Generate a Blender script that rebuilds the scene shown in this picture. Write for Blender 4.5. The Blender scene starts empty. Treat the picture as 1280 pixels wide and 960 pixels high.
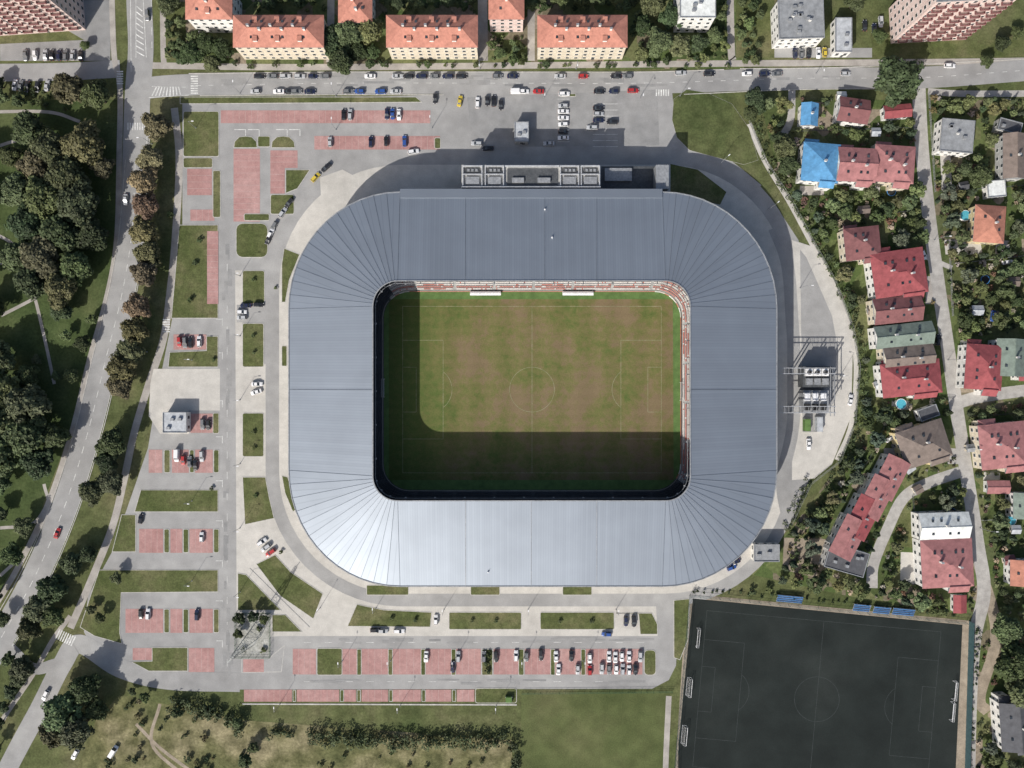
import bpy, math, random
from mathutils import Vector, Matrix
from mathutils.geometry import tessellate_polygon
random.seed(7)
S=3.06; H=322.0
def W(px,py,h=0.0):
    k=(H-h)/H
    return Vector(((px-640)/S*k,(480-py)/S*k,h))
SC=bpy.context.scene
COL=SC.collection
# ------------------------------------------------------------ materials
def newmat(name):
    m=bpy.data.materials.new(name); m.use_nodes=True
    nt=m.node_tree; b=nt.nodes['Principled BSDF']
    return m,nt,b
def c4(c): return (c[0],c[1],c[2],1.0)
def M(name,cols,s1=.05,s2=1.5,amp=.2,rough=.9,bump=0.0,metal=0.0,spec=.3,obj=False,s0=None,amp0=.15):
    m,nt,b=newmat(name); N=nt.nodes; L=nt.links
    g=N.new('ShaderNodeNewGeometry'); src=g.outputs['Position']
    n1=N.new('ShaderNodeTexNoise'); n1.inputs['Scale'].default_value=s1; n1.inputs['Detail'].default_value=6; n1.inputs['Roughness'].default_value=.6
    L.new(src,n1.inputs['Vector'])
    r=N.new('ShaderNodeValToRGB'); L.new(n1.outputs['Fac'],r.inputs['Fac'])
    el=r.color_ramp.elements
    n=len(cols)
    if n==1: cols=[cols[0],cols[0]]; n=2
    el[0].position=.33; el[0].color=c4(cols[0]); el[1].position=.67; el[1].color=c4(cols[-1])
    for i in range(1,n-1):
        e=el.new(.33+.34*i/(n-1)); e.color=c4(cols[i])
    n2=N.new('ShaderNodeTexNoise'); n2.inputs['Scale'].default_value=s2; n2.inputs['Detail'].default_value=5; n2.inputs['Roughness'].default_value=.7
    L.new(src,n2.inputs['Vector'])
    mr=N.new('ShaderNodeMapRange'); mr.inputs[1].default_value=.3; mr.inputs[2].default_value=.7; mr.inputs[3].default_value=1-amp; mr.inputs[4].default_value=1+amp
    L.new(n2.outputs['Fac'],mr.inputs[0])
    n3=N.new('ShaderNodeTexNoise'); n3.inputs['Scale'].default_value=s0 or s1*4; n3.inputs['Detail'].default_value=3
    L.new(src,n3.inputs['Vector'])
    mr3=N.new('ShaderNodeMapRange'); mr3.inputs[1].default_value=.3; mr3.inputs[2].default_value=.7; mr3.inputs[3].default_value=1-amp0; mr3.inputs[4].default_value=1+amp0
    L.new(n3.outputs['Fac'],mr3.inputs[0])
    mu=N.new('ShaderNodeMath'); mu.operation='MULTIPLY'; L.new(mr.outputs[0],mu.inputs[0]); L.new(mr3.outputs[0],mu.inputs[1])
    vm=N.new('ShaderNodeVectorMath'); vm.operation='SCALE'; L.new(r.outputs['Color'],vm.inputs[0]); L.new(mu.outputs[0],vm.inputs['Scale'])
    L.new(vm.outputs[0],b.inputs['Base Color'])
    b.inputs['Roughness'].default_value=rough; b.inputs['Metallic'].default_value=metal
    b.inputs['Specular IOR Level'].default_value=spec
    if bump>0:
        bp=N.new('ShaderNodeBump'); bp.inputs['Strength'].default_value=bump; bp.inputs['Distance'].default_value=.3
        L.new(n2.outputs['Fac'],bp.inputs['Height']); L.new(bp.outputs[0],b.inputs['Normal'])
    return m
m_ground=M('grass_ground',[(.062,.080,.030),(.098,.110,.046),(.15,.142,.075)],.03,1.2,.3,.95,.4,s0=.25,amp0=.25,spec=.1)
m_lawn=M('lawn_grass',[(.068,.085,.030),(.096,.108,.044),(.145,.138,.070)],.07,1.6,.25,.95,.4,s0=.4,amp0=.2,spec=.1)
m_park=M('park_grass',[(.045,.066,.024),(.062,.086,.032),(.088,.105,.044)],.04,1.0,.3,.95,.4,spec=.1)
m_dry=M('meadow_grass',[(.080,.094,.038),(.135,.132,.062),(.225,.198,.118)],.045,.9,.35,.95,.5,spec=.1,s0=.18,amp0=.35)
m_field=M('field_grass',[(.068,.086,.032),(.092,.108,.043),(.118,.124,.056)],.03,1.8,.22,.95,.4,spec=.1,s0=.15,amp0=.2)
m_asph=M('asphalt',[(.245,.242,.236),(.30,.296,.288),(.345,.34,.327)],.03,2.5,.10,.85,.1,s0=.2,amp0=.1)
m_asphd=M('asphalt_dark',[(.22,.22,.217),(.26,.258,.253),(.295,.29,.28)],.04,2.5,.12,.85,.1,s0=.25,amp0=.12)
m_conc=M('concrete_paving',[(.42,.40,.365),(.48,.46,.42),(.53,.505,.46)],.05,2.0,.10,.9,.1,s0=.3,amp0=.08)
m_side=M('sidewalk_paving',[(.31,.285,.26),(.38,.355,.32)],.06,2.0,.12,.9)
m_street=M('street_paving',[(.32,.305,.285),(.40,.385,.36)],.06,2.0,.14,.9,s0=.4)
m_red=M('red_paving',[(.325,.18,.165),(.365,.21,.195),(.41,.255,.235)],.08,1.8,.14,.9,.1,s0=.5,amp0=.12)
m_kerb=M('kerb_concrete',[(.40,.39,.36),(.48,.46,.43)],.2,2,.1)
m_paint=M('road_paint',[(.46,.46,.44),(.72,.72,.69)],.3,3,.25,.7)
m_bayline=M('bay_line_pavers',[(.38,.28,.26),(.45,.35,.33)],.3,3,.2,.8)
m_fpaint=M('pitch_line_paint',[(.19,.19,.10),(.30,.30,.19)],.2,2,.25,.8)
m_turf=M('artificial_turf_green',[(.085,.150,.045),(.105,.180,.055)],.1,2,.12)
m_tdark=M('training_turf_dark',[(.0155,.0195,.0185),(.0195,.0245,.023),(.025,.030,.028)],.03,2,.15,.9,s0=.1,spec=.12)
m_dirt=M('bare_soil',[(.24,.20,.15),(.32,.27,.21)],.08,1.5,.2)
m_white=M('white_metal',[(.7,.7,.7),(.78,.78,.78)],.5,3,.06,.5)
m_grey=M('grey_metal',[(.25,.26,.27),(.34,.35,.36)],.3,2,.1,.5,metal=.3)
m_lgm=M('galvanised_metal',[(.42,.43,.44),(.5,.51,.52)],.3,2,.1,.5,metal=.3)
m_dgrey=M('dark_grey_metal',[(.06,.065,.07),(.09,.095,.1)],.3,2,.1,.5)
m_seam=M('roof_seam_metal',[(.15,.17,.195),(.19,.21,.235)],.3,2,.1,.5,metal=.5)
m_glass=M('window_glass',[(.02,.025,.03),(.05,.06,.07)],.3,1,.2,.12,spec=.6)
m_frame=M('window_frame',[(.7,.7,.68)],.3,1,.05,.5)
m_bark=M('tree_bark',[(.06,.045,.03),(.1,.08,.055)],1,6,.3,.95)
m_black=M('tyre_rubber',[(.02,.02,.02)],1,6,.1,.8)
m_concw=M('concrete_structure',[(.33,.33,.32),(.42,.42,.40)],.1,1,.1)
m_gravel=M('gravel',[(.25,.25,.22),(.40,.40,.37)],.3,3,.3)
m_blue=M('blue_plastic_seats',[(.04,.16,.38),(.06,.21,.45)],1,2,.1,.5)
m_teal=M('fence_net_teal',[(.035,.075,.085),(.045,.095,.105)],1,2,.1,.6)
m_fgreen=M('fence_green',[(.04,.10,.05)],1,2,.1,.6)
m_wire=M('fence_wire_grey',[(.3,.31,.3)],1,2,.1,.6)
m_water=M('pool_water',[(.08,.35,.45)],1,2,.1,.1)
def mat_pitch():
    m,nt,b=newmat('pitch_grass'); N=nt.nodes; L=nt.links
    g=N.new('ShaderNodeNewGeometry'); sx=N.new('ShaderNodeSeparateXYZ'); L.new(g.outputs['Position'],sx.inputs[0])
    def noise(sc,det=5,ro=.65):
        n=N.new('ShaderNodeTexNoise'); n.inputs['Scale'].default_value=sc; n.inputs['Detail'].default_value=det; n.inputs['Roughness'].default_value=ro
        L.new(g.outputs['Position'],n.inputs['Vector']); return n
    n1=noise(.05,6,.62); n2=noise(.4,6); n3=noise(2.2)
    mr=N.new('ShaderNodeMapRange'); mr.inputs[1].default_value=-40; mr.inputs[2].default_value=-18; L.new(sx.outputs[0],mr.inputs[0])
    mrn=N.new('ShaderNodeMapRange'); mrn.inputs[1].default_value=.36; mrn.inputs[2].default_value=.60; mrn.inputs[3].default_value=.12; mrn.inputs[4].default_value=.95; L.new(n1.outputs['Fac'],mrn.inputs[0])
    mu=N.new('ShaderNodeMath'); mu.operation='MULTIPLY'; L.new(mr.outputs[0],mu.inputs[0]); L.new(mrn.outputs[0],mu.inputs[1])
    ad=N.new('ShaderNodeMath'); ad.operation='MULTIPLY_ADD'; L.new(n2.outputs['Fac'],ad.inputs[0]); ad.inputs[1].default_value=1.0; ad.inputs[2].default_value=-.44
    a2=N.new('ShaderNodeMath'); a2.operation='ADD'; a2.use_clamp=True; L.new(mu.outputs[0],a2.inputs[0]); L.new(ad.outputs[0],a2.inputs[1])
    r=N.new('ShaderNodeValToRGB'); e=r.color_ramp.elements
    e[0].color=(.085,.120,.034,1); e[1].color=(.182,.138,.080,1); e[0].position=0; e[1].position=1
    x=e.new(.42); x.color=(.135,.136,.050,1)
    x=e.new(.7); x.color=(.158,.140,.062,1)
    L.new(a2.outputs[0],r.inputs[0])
    def stripes(axis,wid,amp):
        w=N.new('ShaderNodeMath'); w.operation='MULTIPLY'; w.inputs[1].default_value=math.pi/wid; L.new(sx.outputs[axis],w.inputs[0])
        s=N.new('ShaderNodeMath'); s.operation='SINE'; L.new(w.outputs[0],s.inputs[0])
        t=N.new('ShaderNodeMath'); t.operation='MULTIPLY_ADD'; t.inputs[1].default_value=amp; t.inputs[2].default_value=1; L.new(s.outputs[0],t.inputs[0]); return t
    s2=stripes(0,5.5,.045); s3=stripes(1,2.1,.03)
    sm=N.new('ShaderNodeMath'); sm.operation='MULTIPLY'; L.new(s2.outputs[0],sm.inputs[0]); L.new(s3.outputs[0],sm.inputs[1])
    m3=N.new('ShaderNodeMapRange'); m3.inputs[1].default_value=.3; m3.inputs[2].default_value=.7; m3.inputs[3].default_value=.84; m3.inputs[4].default_value=1.16; L.new(n3.outputs['Fac'],m3.inputs[0])
    pm=N.new('ShaderNodeMath'); pm.operation='MULTIPLY'; L.new(sm.outputs[0],pm.inputs[0]); L.new(m3.outputs[0],pm.inputs[1])
    vm=N.new('ShaderNodeVectorMath'); vm.operation='SCALE'; L.new(r.outputs['Color'],vm.inputs[0]); L.new(pm.outputs[0],vm.inputs['Scale'])
    L.new(vm.outputs[0],b.inputs['Base Color']); b.inputs['Roughness'].default_value=.95; b.inputs['Specular IOR Level'].default_value=.1
    return m
m_pitch=mat_pitch()
def mat_roof():
    m,nt,b=newmat('standing_seam_roof'); N=nt.nodes; L=nt.links
    uv=N.new('ShaderNodeUVMap'); uv.uv_map='UVMap'; sx=N.new('ShaderNodeSeparateXYZ'); L.new(uv.outputs[0],sx.inputs[0])
    fl=N.new('ShaderNodeMath'); fl.operation='FLOOR'; L.new(sx.outputs[0],fl.inputs[0])
    wn=N.new('ShaderNodeTexWhiteNoise'); wn.noise_dimensions='1D'; L.new(fl.outputs[0],wn.inputs['W'])
    mr=N.new('ShaderNodeMapRange'); mr.inputs[3].default_value=.965; mr.inputs[4].default_value=1.035; L.new(wn.outputs[0],mr.inputs[0])
    fr=N.new('ShaderNodeMath'); fr.operation='FRACT'; L.new(sx.outputs[0],fr.inputs[0])
    gt=N.new('ShaderNodeMath'); gt.operation='LESS_THAN'; gt.inputs[1].default_value=.14; L.new(fr.outputs[0],gt.inputs[0])
    se=N.new('ShaderNodeMath'); se.operation='MULTIPLY_ADD'; se.inputs[1].default_value=-.10; se.inputs[2].default_value=1; L.new(gt.outputs[0],se.inputs[0])
    g=N.new('ShaderNodeNewGeometry'); n=N.new('ShaderNodeTexNoise'); n.inputs['Scale'].default_value=.08; n.inputs['Detail'].default_value=7; L.new(g.outputs['Position'],n.inputs['Vector'])
    m3=N.new('ShaderNodeMapRange'); m3.inputs[1].default_value=.3; m3.inputs[2].default_value=.7; m3.inputs[3].default_value=.95; m3.inputs[4].default_value=1.05; L.new(n.outputs['Fac'],m3.inputs[0])
    a=N.new('ShaderNodeMath'); a.operation='MULTIPLY'; L.new(mr.outputs[0],a.inputs[0]); L.new(se.outputs[0],a.inputs[1])
    a2=N.new('ShaderNodeMath'); a2.operation='MULTIPLY'; L.new(a.outputs[0],a2.inputs[0]); L.new(m3.outputs[0],a2.inputs[1])
    rgb=N.new('ShaderNodeRGB'); rgb.outputs[0].default_value=(.315,.350,.392,1)
    vm=N.new('ShaderNodeVectorMath'); vm.operation='SCALE'; L.new(rgb.outputs[0],vm.inputs[0]); L.new(a2.outputs[0],vm.inputs['Scale'])
    L.new(vm.outputs[0],b.inputs['Base Color']); b.inputs['Metallic'].default_value=.72
    b.inputs['Roughness'].default_value=.5
    return m
m_roof=mat_roof()
def mat_leaf():
    m,nt,b=newmat('foliage'); N=nt.nodes; L=nt.links
    oi=N.new('ShaderNodeObjectInfo'); at=N.new('ShaderNodeAttribute'); at.attribute_name='shade'
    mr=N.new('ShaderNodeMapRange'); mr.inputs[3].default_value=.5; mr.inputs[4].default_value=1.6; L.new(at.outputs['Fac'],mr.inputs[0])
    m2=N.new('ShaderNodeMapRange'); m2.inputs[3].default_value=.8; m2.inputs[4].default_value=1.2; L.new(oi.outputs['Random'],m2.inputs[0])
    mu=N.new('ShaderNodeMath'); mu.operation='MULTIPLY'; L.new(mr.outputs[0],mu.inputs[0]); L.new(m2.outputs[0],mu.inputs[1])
    vm=N.new('ShaderNodeVectorMath'); vm.operation='SCALE'; L.new(oi.outputs['Color'],vm.inputs[0]); L.new(mu.outputs[0],vm.inputs['Scale'])
    L.new(vm.outputs[0],b.inputs['Base Color']); b.inputs['Roughness'].default_value=.7; b.inputs['Specular IOR Level'].default_value=.25
    return m
m_leaf=mat_leaf()
def mat_paint():
    m,nt,b=newmat('car_paint'); N=nt.nodes; L=nt.links
    oi=N.new('ShaderNodeObjectInfo'); L.new(oi.outputs['Color'],b.inputs['Base Color'])
    b.inputs['Roughness'].default_value=.3; b.inputs['Coat Weight'].default_value=.4; b.inputs['Coat Roughness'].default_value=.1
    return m
m_cpaint=mat_paint()
def mat_garden():
    m,nt,b=newmat('garden_ground'); N=nt.nodes; L=nt.links
    g=N.new('ShaderNodeNewGeometry')
    v=N.new('ShaderNodeTexVoronoi'); v.distance='MANHATTAN'; v.inputs['Scale'].default_value=.11; L.new(g.outputs['Position'],v.inputs['Vector'])
    sp=N.new('ShaderNodeSeparateXYZ'); L.new(v.outputs['Color'],sp.inputs[0])
    r=N.new('ShaderNodeValToRGB'); r.color_ramp.interpolation='CONSTANT'; e=r.color_ramp.elements
    e[0].color=(.075,.105,.036,1); e[1].color=(.24,.2,.15,1); e[1].position=.92
    for p,c in [(.2,(.105,.13,.05)),(.4,(.065,.086,.032)),(.55,(.135,.145,.065)),(.7,(.09,.106,.048)),(.84,(.16,.14,.095))]:
        x=e.new(p); x.color=c4(c)
    L.new(sp.outputs[0],r.inputs[0])
    n=N.new('ShaderNodeTexNoise'); n.inputs['Scale'].default_value=.9; n.inputs['Detail'].default_value=6; n.inputs['Roughness'].default_value=.7; L.new(g.outputs['Position'],n.inputs['Vector'])
    m3=N.new('ShaderNodeMapRange'); m3.inputs[1].default_value=.3; m3.inputs[2].default_value=.7; m3.inputs[3].default_value=.65; m3.inputs[4].default_value=1.35; L.new(n.outputs['Fac'],m3.inputs[0])
    vm=N.new('ShaderNodeVectorMath'); vm.operation='SCALE'; L.new(r.outputs['Color'],vm.inputs[0]); L.new(m3.outputs[0],vm.inputs['Scale'])
    L.new(vm.outputs[0],b.inputs['Base Color']); b.inputs['Roughness'].default_value=.95; b.inputs['Specular IOR Level'].default_value=.1
    return m
m_garden=mat_garden()
def mat_tiles(name,c,rough=.75,metal=0,freq=9.0,spec=.3):
    m,nt,b=newmat(name); N=nt.nodes; L=nt.links
    tc=N.new('ShaderNodeTexCoord')
    n=N.new('ShaderNodeTexNoise'); n.inputs['Scale'].default_value=.5; n.inputs['Detail'].default_value=8; n.inputs['Roughness'].default_value=.7; L.new(tc.outputs['Object'],n.inputs['Vector'])
    m3=N.new('ShaderNodeMapRange'); m3.inputs[1].default_value=.3; m3.inputs[2].default_value=.7; m3.inputs[3].default_value=.72; m3.inputs[4].default_value=1.28; L.new(n.outputs['Fac'],m3.inputs[0])
    w=N.new('ShaderNodeTexWave'); w.inputs['Scale'].default_value=freq/10; w.inputs['Distortion'].default_value=.3; L.new(tc.outputs['Object'],w.inputs['Vector'])
    m4=N.new('ShaderNodeMapRange'); m4.inputs[3].default_value=.9; m4.inputs[4].default_value=1.08; L.new(w.outputs['Fac'],m4.inputs[0])
    mu=N.new('ShaderNodeMath'); mu.operation='MULTIPLY'; L.new(m3.outputs[0],mu.inputs[0]); L.new(m4.outputs[0],mu.inputs[1])
    rgb=N.new('ShaderNodeRGB'); rgb.outputs[0].default_value=c4(c)
    vm=N.new('ShaderNodeVectorMath'); vm.operation='SCALE'; L.new(rgb.outputs[0],vm.inputs[0]); L.new(mu.outputs[0],vm.inputs['Scale'])
    L.new(vm.outputs[0],b.inputs['Base Color']); b.inputs['Roughness'].default_value=rough; b.inputs['Metallic'].default_value=metal; b.inputs['Specular IOR Level'].default_value=spec
    return m
T={'orange':mat_tiles('roof_tiles_orange',(.43,.19,.14)),'red':mat_tiles('roof_sheet_red',(.265,.070,.075)),'dred':mat_tiles('roof_tiles_dark_red',(.185,.08,.08)),
 'pink':mat_tiles('roof_tiles_pink',(.31,.14,.138)),'brown':mat_tiles('roof_tiles_brown',(.18,.145,.125)),'green':mat_tiles('roof_tiles_green',(.165,.205,.175)),
 'grey':mat_tiles('roof_felt_grey',(.24,.25,.26)),'white':mat_tiles('roof_sheet_white',(.62,.64,.62)),'blue':mat_tiles('roof_sheet_blue',(.09,.25,.44)),
 'dark':mat_tiles('roof_felt_dark',(.08,.082,.09)),'lgrey':mat_tiles('roof_sheet_light',(.40,.42,.44)),'brick':mat_tiles('roof_tiles_brick',(.38,.17,.12))}
WALL={'beige':M('render_beige',[(.52,.46,.36),(.60,.54,.43)],.3,2,.08),'white':M('render_white',[(.6,.59,.56),(.7,.69,.66)],.3,2,.08),
 'pink':M('render_pink',[(.55,.43,.39),(.62,.50,.46)],.3,2,.08),'grey':M('render_grey',[(.35,.35,.34),(.42,.42,.40)],.3,2,.08),'yellow':M('render_yellow',[(.55,.46,.26),(.6,.5,.3)],.3,2,.08)}
# ------------------------------------------------------------ mesh builder
class B:
    def __init__(s): s.v=[]; s.f=[]; s.m=[]
    def quad(s,a,b,c,d,mi=0):
        i=len(s.v); s.v+=[tuple(a),tuple(b),tuple(c),tuple(d)]; s.f.append((i,i+1,i+2,i+3)); s.m.append(mi)
    def tri(s,a,b,c,mi=0):
        i=len(s.v); s.v+=[tuple(a),tuple(b),tuple(c)]; s.f.append((i,i+1,i+2)); s.m.append(mi)
    def box(s,x,y,z,sx,sy,sz,mi=0,rot=0.0,top=None):
        i=len(s.v); c,sn=math.cos(rot),math.sin(rot)
        for zz in (z,z+sz):
            k=1.0 if zz==z or top is None else top
            for dx,dy in ((-1,-1),(1,-1),(1,1),(-1,1)):
                lx,ly=dx*sx/2*k,dy*sy/2*k
                s.v.append((x+lx*c-ly*sn,y+lx*sn+ly*c,zz))
        for f in ((3,2,1,0),(4,5,6,7),(0,1,5,4),(1,2,6,5),(2,3,7,6),(3,0,4,7)):
            s.f.append(tuple(i+k for k in f)); s.m.append(mi)
    def beam(s,p,q,w,h,mi=0):
        p=Vector(p); q=Vector(q); d=(q-p)
        if d.length<1e-6: return
        d.normalize(); up=Vector((0,0,1))
        if abs(d.z)>.95: up=Vector((1,0,0))
        sd=d.cross(up).normalized()*w/2; u=sd.cross(d).normalized()*h/2
        i=len(s.v)
        for b0 in (p,q):
            for k in (sd*-1-u,sd-u,sd+u,sd*-1+u): s.v.append(tuple(b0+k))
        for f in ((0,1,2,3),(7,6,5,4),(4,5,1,0),(5,6,2,1),(6,7,3,2),(7,4,0,3)):
            s.f.append(tuple(i+k for k in f)); s.m.append(mi)
    def tube(s,p,q,r0,r1,n=8,mi=0,cap=True):
        p=Vector(p); q=Vector(q); d=(q-p).normalized(); up=Vector((0,0,1))
        if abs(d.z)>.95: up=Vector((1,0,0))
        a=d.cross(up).normalized(); b=d.cross(a)
        i=len(s.v)
        for c,r in ((p,r0),(q,r1)):
            for k in range(n):
                t=2*math.pi*k/n; s.v.append(tuple(c+a*math.cos(t)*r+b*math.sin(t)*r))
        for k in range(n):
            k2=(k+1)%n; s.f.append((i+k,i+k2,i+n+k2,i+n+k)); s.m.append(mi)
        if cap:
            s.f.append(tuple(i+n+k for k in range(n))); s.m.append(mi)
            s.f.append(tuple(i+n-1-k for k in range(n))); s.m.append(mi)
    def poly(s,pts,mi=0):
        vs=[Vector(p) for p in pts]; i=len(s.v); s.v+=[tuple(p) for p in vs]
        for t in tessellate_polygon([vs]):
            a,b,c=[vs[k] for k in t]
            if (b-a).cross(c-a).z<0: t=(t[0],t[2],t[1])
            s.f.append(tuple(i+k for k in t)); s.m.append(mi)
    def mesh(s,name,mats):
        me=bpy.data.meshes.new(name); me.from_pydata(s.v,[],s.f)
        for m in mats: me.materials.append(m)
        me.polygons.foreach_set('material_index',s.m); me.update(); return me
    def obj(s,name,mats,parent=None,loc=None,rot=None):
        o=bpy.data.objects.new(name,s.mesh(name,mats)); COL.objects.link(o)
        if parent: o.parent=parent
        if loc is not None: o.location=loc
        if rot is not None: o.rotation_euler=(0,0,rot)
        return o
def empty(name,loc=(0,0,0),rot=0):
    e=bpy.data.objects.new(name,None); e.empty_display_size=1; COL.objects.link(e); e.location=loc; e.rotation_euler=(0,0,rot); return e
def smooth(pts,n=8):
    P=[Vector((a,b)) for a,b in pts]; P=[P[0]*2-P[1]]+P+[P[-1]*2-P[-2]]; out=[]
    for i in range(1,len(P)-2):
        for k in range(n):
            t=k/n; a,b,c,d=P[i-1],P[i],P[i+1],P[i+2]
            out.append(.5*((2*b)+(c-a)*t+(2*a-5*b+4*c-d)*t*t+(3*b-a-3*c+d)*t**3))
    out.append(P[-2]); return [(p.x,p.y) for p in out]
def rr(x0,y0,x1,y1,r,n=4,ry=None):
    ry=ry or r; o=[]
    for cx,cy,a in ((x1-r,y1-ry,0),(x0+r,y1-ry,90),(x0+r,y0+ry,180),(x1-r,y0+ry,270)):
        for k in range(n+1):
            t=math.radians(a+90*k/n); o.append((cx+r*math.cos(t),cy+ry*math.sin(t)))
    return o
ZC=[0.0]
def zj():
    ZC[0]=(ZC[0]+.00037)%.0035; return ZC[0]
def sheet(name,pts,mat,z):
    z+=zj()
    b=B(); b.poly([W(x,y)+Vector((0,0,z)) for x,y in pts]); return b.obj(name,[mat])
BLK=[]
def ribbon(name,pts,w,mat,z,sm=True,block=True,widths=None):
    z+=zj()
    P=smooth(pts) if sm else pts
    b=B(); L=[];R=[]
    for i,p in enumerate(P):
        a=Vector(P[max(i-1,0)]); c=Vector(P[min(i+1,len(P)-1)]); d=(c-a).normalized(); n=Vector((-d.y,d.x))
        L.append(W(p[0]+n.x*w/2,p[1]+n.y*w/2)+Vector((0,0,z))); R.append(W(p[0]-n.x*w/2,p[1]-n.y*w/2)+Vector((0,0,z)))
        if block: BLK.append((p[0],p[1],w/2+1))
    for i in range(len(P)-1): b.quad(L[i],L[i+1],R[i+1],R[i])
    return b.obj(name,[mat])
def area(p): return sum(p[i][0]*p[(i+1)%len(p)][1]-p[(i+1)%len(p)][0]*p[i][1] for i in range(len(p)))/2
def slab(name,pts,mat,top=.13,kw=.22,z0=0.0,kmat=None):
    top+=zj()
    P=[W(x,y) for x,y in pts]; P=[Vector((p.x,p.y)) for p in P]
    if area([(p.x,p.y) for p in P])<0: P.reverse()
    n=len(P); I=[]
    for i in range(n):
        a,b_,c=P[i-1],P[i],P[(i+1)%n]
        d1=(b_-a); d2=(c-b_)
        if d1.length<1e-5 or d2.length<1e-5: I.append(b_); continue
        d1.normalize(); d2.normalize(); n1=Vector((-d1.y,d1.x)); n2=Vector((-d2.y,d2.x)); m=(n1+n2)
        if m.length<.1: m=n1
        m.normalize(); k=kw/max(.4,m.dot(n1)); I.append(b_+m*k)
    b=B(); 
    for i in range(n):
        j=(i+1)%n
        b.quad((P[i].x,P[i].y,z0),(P[j].x,P[j].y,z0),(P[j].x,P[j].y,top),(P[i].x,P[i].y,top),1)
        b.quad((P[i].x,P[i].y,top),(P[j].x,P[j].y,top),(I[j].x,I[j].y,top),(I[i].x,I[i].y,top),1)
    b.poly([Vector((p.x,p.y,top)) for p in I],0)
    return b.obj(name,[mat,kmat or m_kerb])
def kerb(pts):
    P=[W(x,y)+Vector((0,0,.08)) for x,y in smooth(pts)]; b=B()
    for a,c in zip(P[:-1],P[1:]): b.beam(a,c,.28,.14)
    b.obj('kerb',[m_kerb])
# ------------------------------------------------------------ ground sheets
b=B(); b.quad((-2500,-2500,-.02),(2500,-2500,-.02),(2500,2500,-.02),(-2500,2500,-.02)); b.obj('ground',[m_ground])
sheet('park_lawn',[(-120,125),(150,125),(152,300),(130,410),(95,520),(50,640),(-10,760),(-120,900)],m_park,.0)
sheet('residential_gardens',[(950,125),(1500,125),(1500,1100),(1205,1100),(1215,770),(1060,745),(930,716),(990,660),(1035,600),(1070,520),(1075,440),(1050,370),(1010,290),(975,230)],m_garden,.0)
sheet('gardens_north',[(200,-60),(930,-60),(930,86),(200,86)],m_garden,.004)
sheet('meadow',[(150,868),(300,900),(640,925),(640,1050),(60,1050),(120,900)],m_dry,.0)
sheet('playing_field',[(652,868),(838,866),(832,1050),(650,1050)],m_field,.004)
plot=[(228,128),(830,110),(846,150),(850,185),(915,215),(965,250),(998,300),(1012,360),(1012,600),(985,660),(930,715),(862,745),(848,775),(845,832),(836,850),(815,861),(240,862),(190,855),(150,838),(115,808),(105,790),(110,745),(140,690),(185,560),(195,500),(215,400),(228,280)]
sheet('car_park',plot,m_asph,.02)
sheet('pavement',[(294,338),(303,338),(303,455),(334,455),(334,520),(334,600),(350,650),(395,715),(445,748),(560,757),(820,757),(822,795),(350,795),(296,800)],m_conc,.032)
sheet('perimeter_road',rr(332,183,1000,758,170,14),m_asph,.045)
sheet('stadium_apron',rr(349,206,984,742,152,14),m_conc,.058)
sheet('service_yard',[(990,300),(1015,308),(1030,330),(1052,375),(1066,435),(1064,520),(1040,580),(1018,598),(990,600)],m_conc,.07)
ribbon('road',[(985,650),(978,600),(990,540),(994,480),(990,400),(984,330),(968,285)],16,m_asph,.082)
sheet('service_yard',[(1000,312),(1008,322),(1040,395),(1048,440),(1044,500),(1020,540),(1003,540)],m_asph,.09)
sheet('forecourt',[(400,222),(428,212),(465,232),(440,262),(412,272),(402,258)],m_conc,.064)
ribbon('road',[(150,86),(60,90),(-160,92)],22,m_asph,.03)
ribbon('pavement',[(190,82),(400,84),(840,80),(1280,76),(1500,66)],8,m_side,.024)
ribbon('road',[(165,112),(240,106),(420,104),(640,104),(800,104),(1000,98),(1150,97),(1280,88),(1500,72)],27,m_asph,.034)
ribbon('pavement',[(570,112),(572,185)],34,m_asph,.038,block=False)
ribbon('road',[(828,105),(834,150),(850,182),(900,205),(945,240)],22,m_asph,.05)
ribbon('road',[(172,-120),(174,0),(176,60),(172,120),(169,200),(165,290),(152,370),(132,450),(110,540),(82,630),(44,720),(0,800),(-60,900)],32,m_asph,.042)
ribbon('pavement',[(138,-100),(142,60),(150,110),(149,200),(146,300),(134,370),(112,450),(90,540),(60,630),(22,710),(-20,780)],7,m_side,.038)
ribbon('pavement',[(218,135),(224,200),(219,300),(212,370),(204,425),(186,480),(168,540),(155,600),(140,660),(112,730),(88,785)],9,m_side,.036)
ribbon('pavement',[(203,-60),(204,60),(206,86)],7,m_side,.03)
ribbon('road',[(-40,1060),(15,950),(50,885),(78,830),(100,805),(150,835),(210,850),(300,853)],24,m_asph,.05)
ribbon('road',[(-40,850),(0,805),(40,835),(70,830)],14,m_asph,.046)
ribbon('pavement',[(-60,1010),(0,905),(40,845),(66,800),(88,770)],6,m_side,.03)
kerb([(157,200),(149,290),(135,368),(115,450),(93,540),(65,627),(28,712),(-16,790)])
kerb([(188,150),(186,205),(182,290),(169,376),(149,455),(127,545),(99,636),(61,727),(17,808)])
kerb([(250,119.5),(420,118.5),(555,118.5)]); kerb([(236,92),(420,90),(640,90),(800,90),(905,87)]); kerb([(925,86),(1060,84),(1280,74)]); kerb([(855,118),(1000,112),(1138,111)])
for p in ([(-20,140),(60,140),(100,152)],[(-10,185),(30,175),(60,190)],[(-10,290),(20,310),(40,360),(55,420),(68,480)],[(0,330),(20,310)],[(0,720),(30,690),(60,640),(55,605)],[(0,660),(40,655),(60,630)],[(-10,400),(20,385),(45,372)]):
    ribbon('footpath',p,4,m_side,.012)
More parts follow.
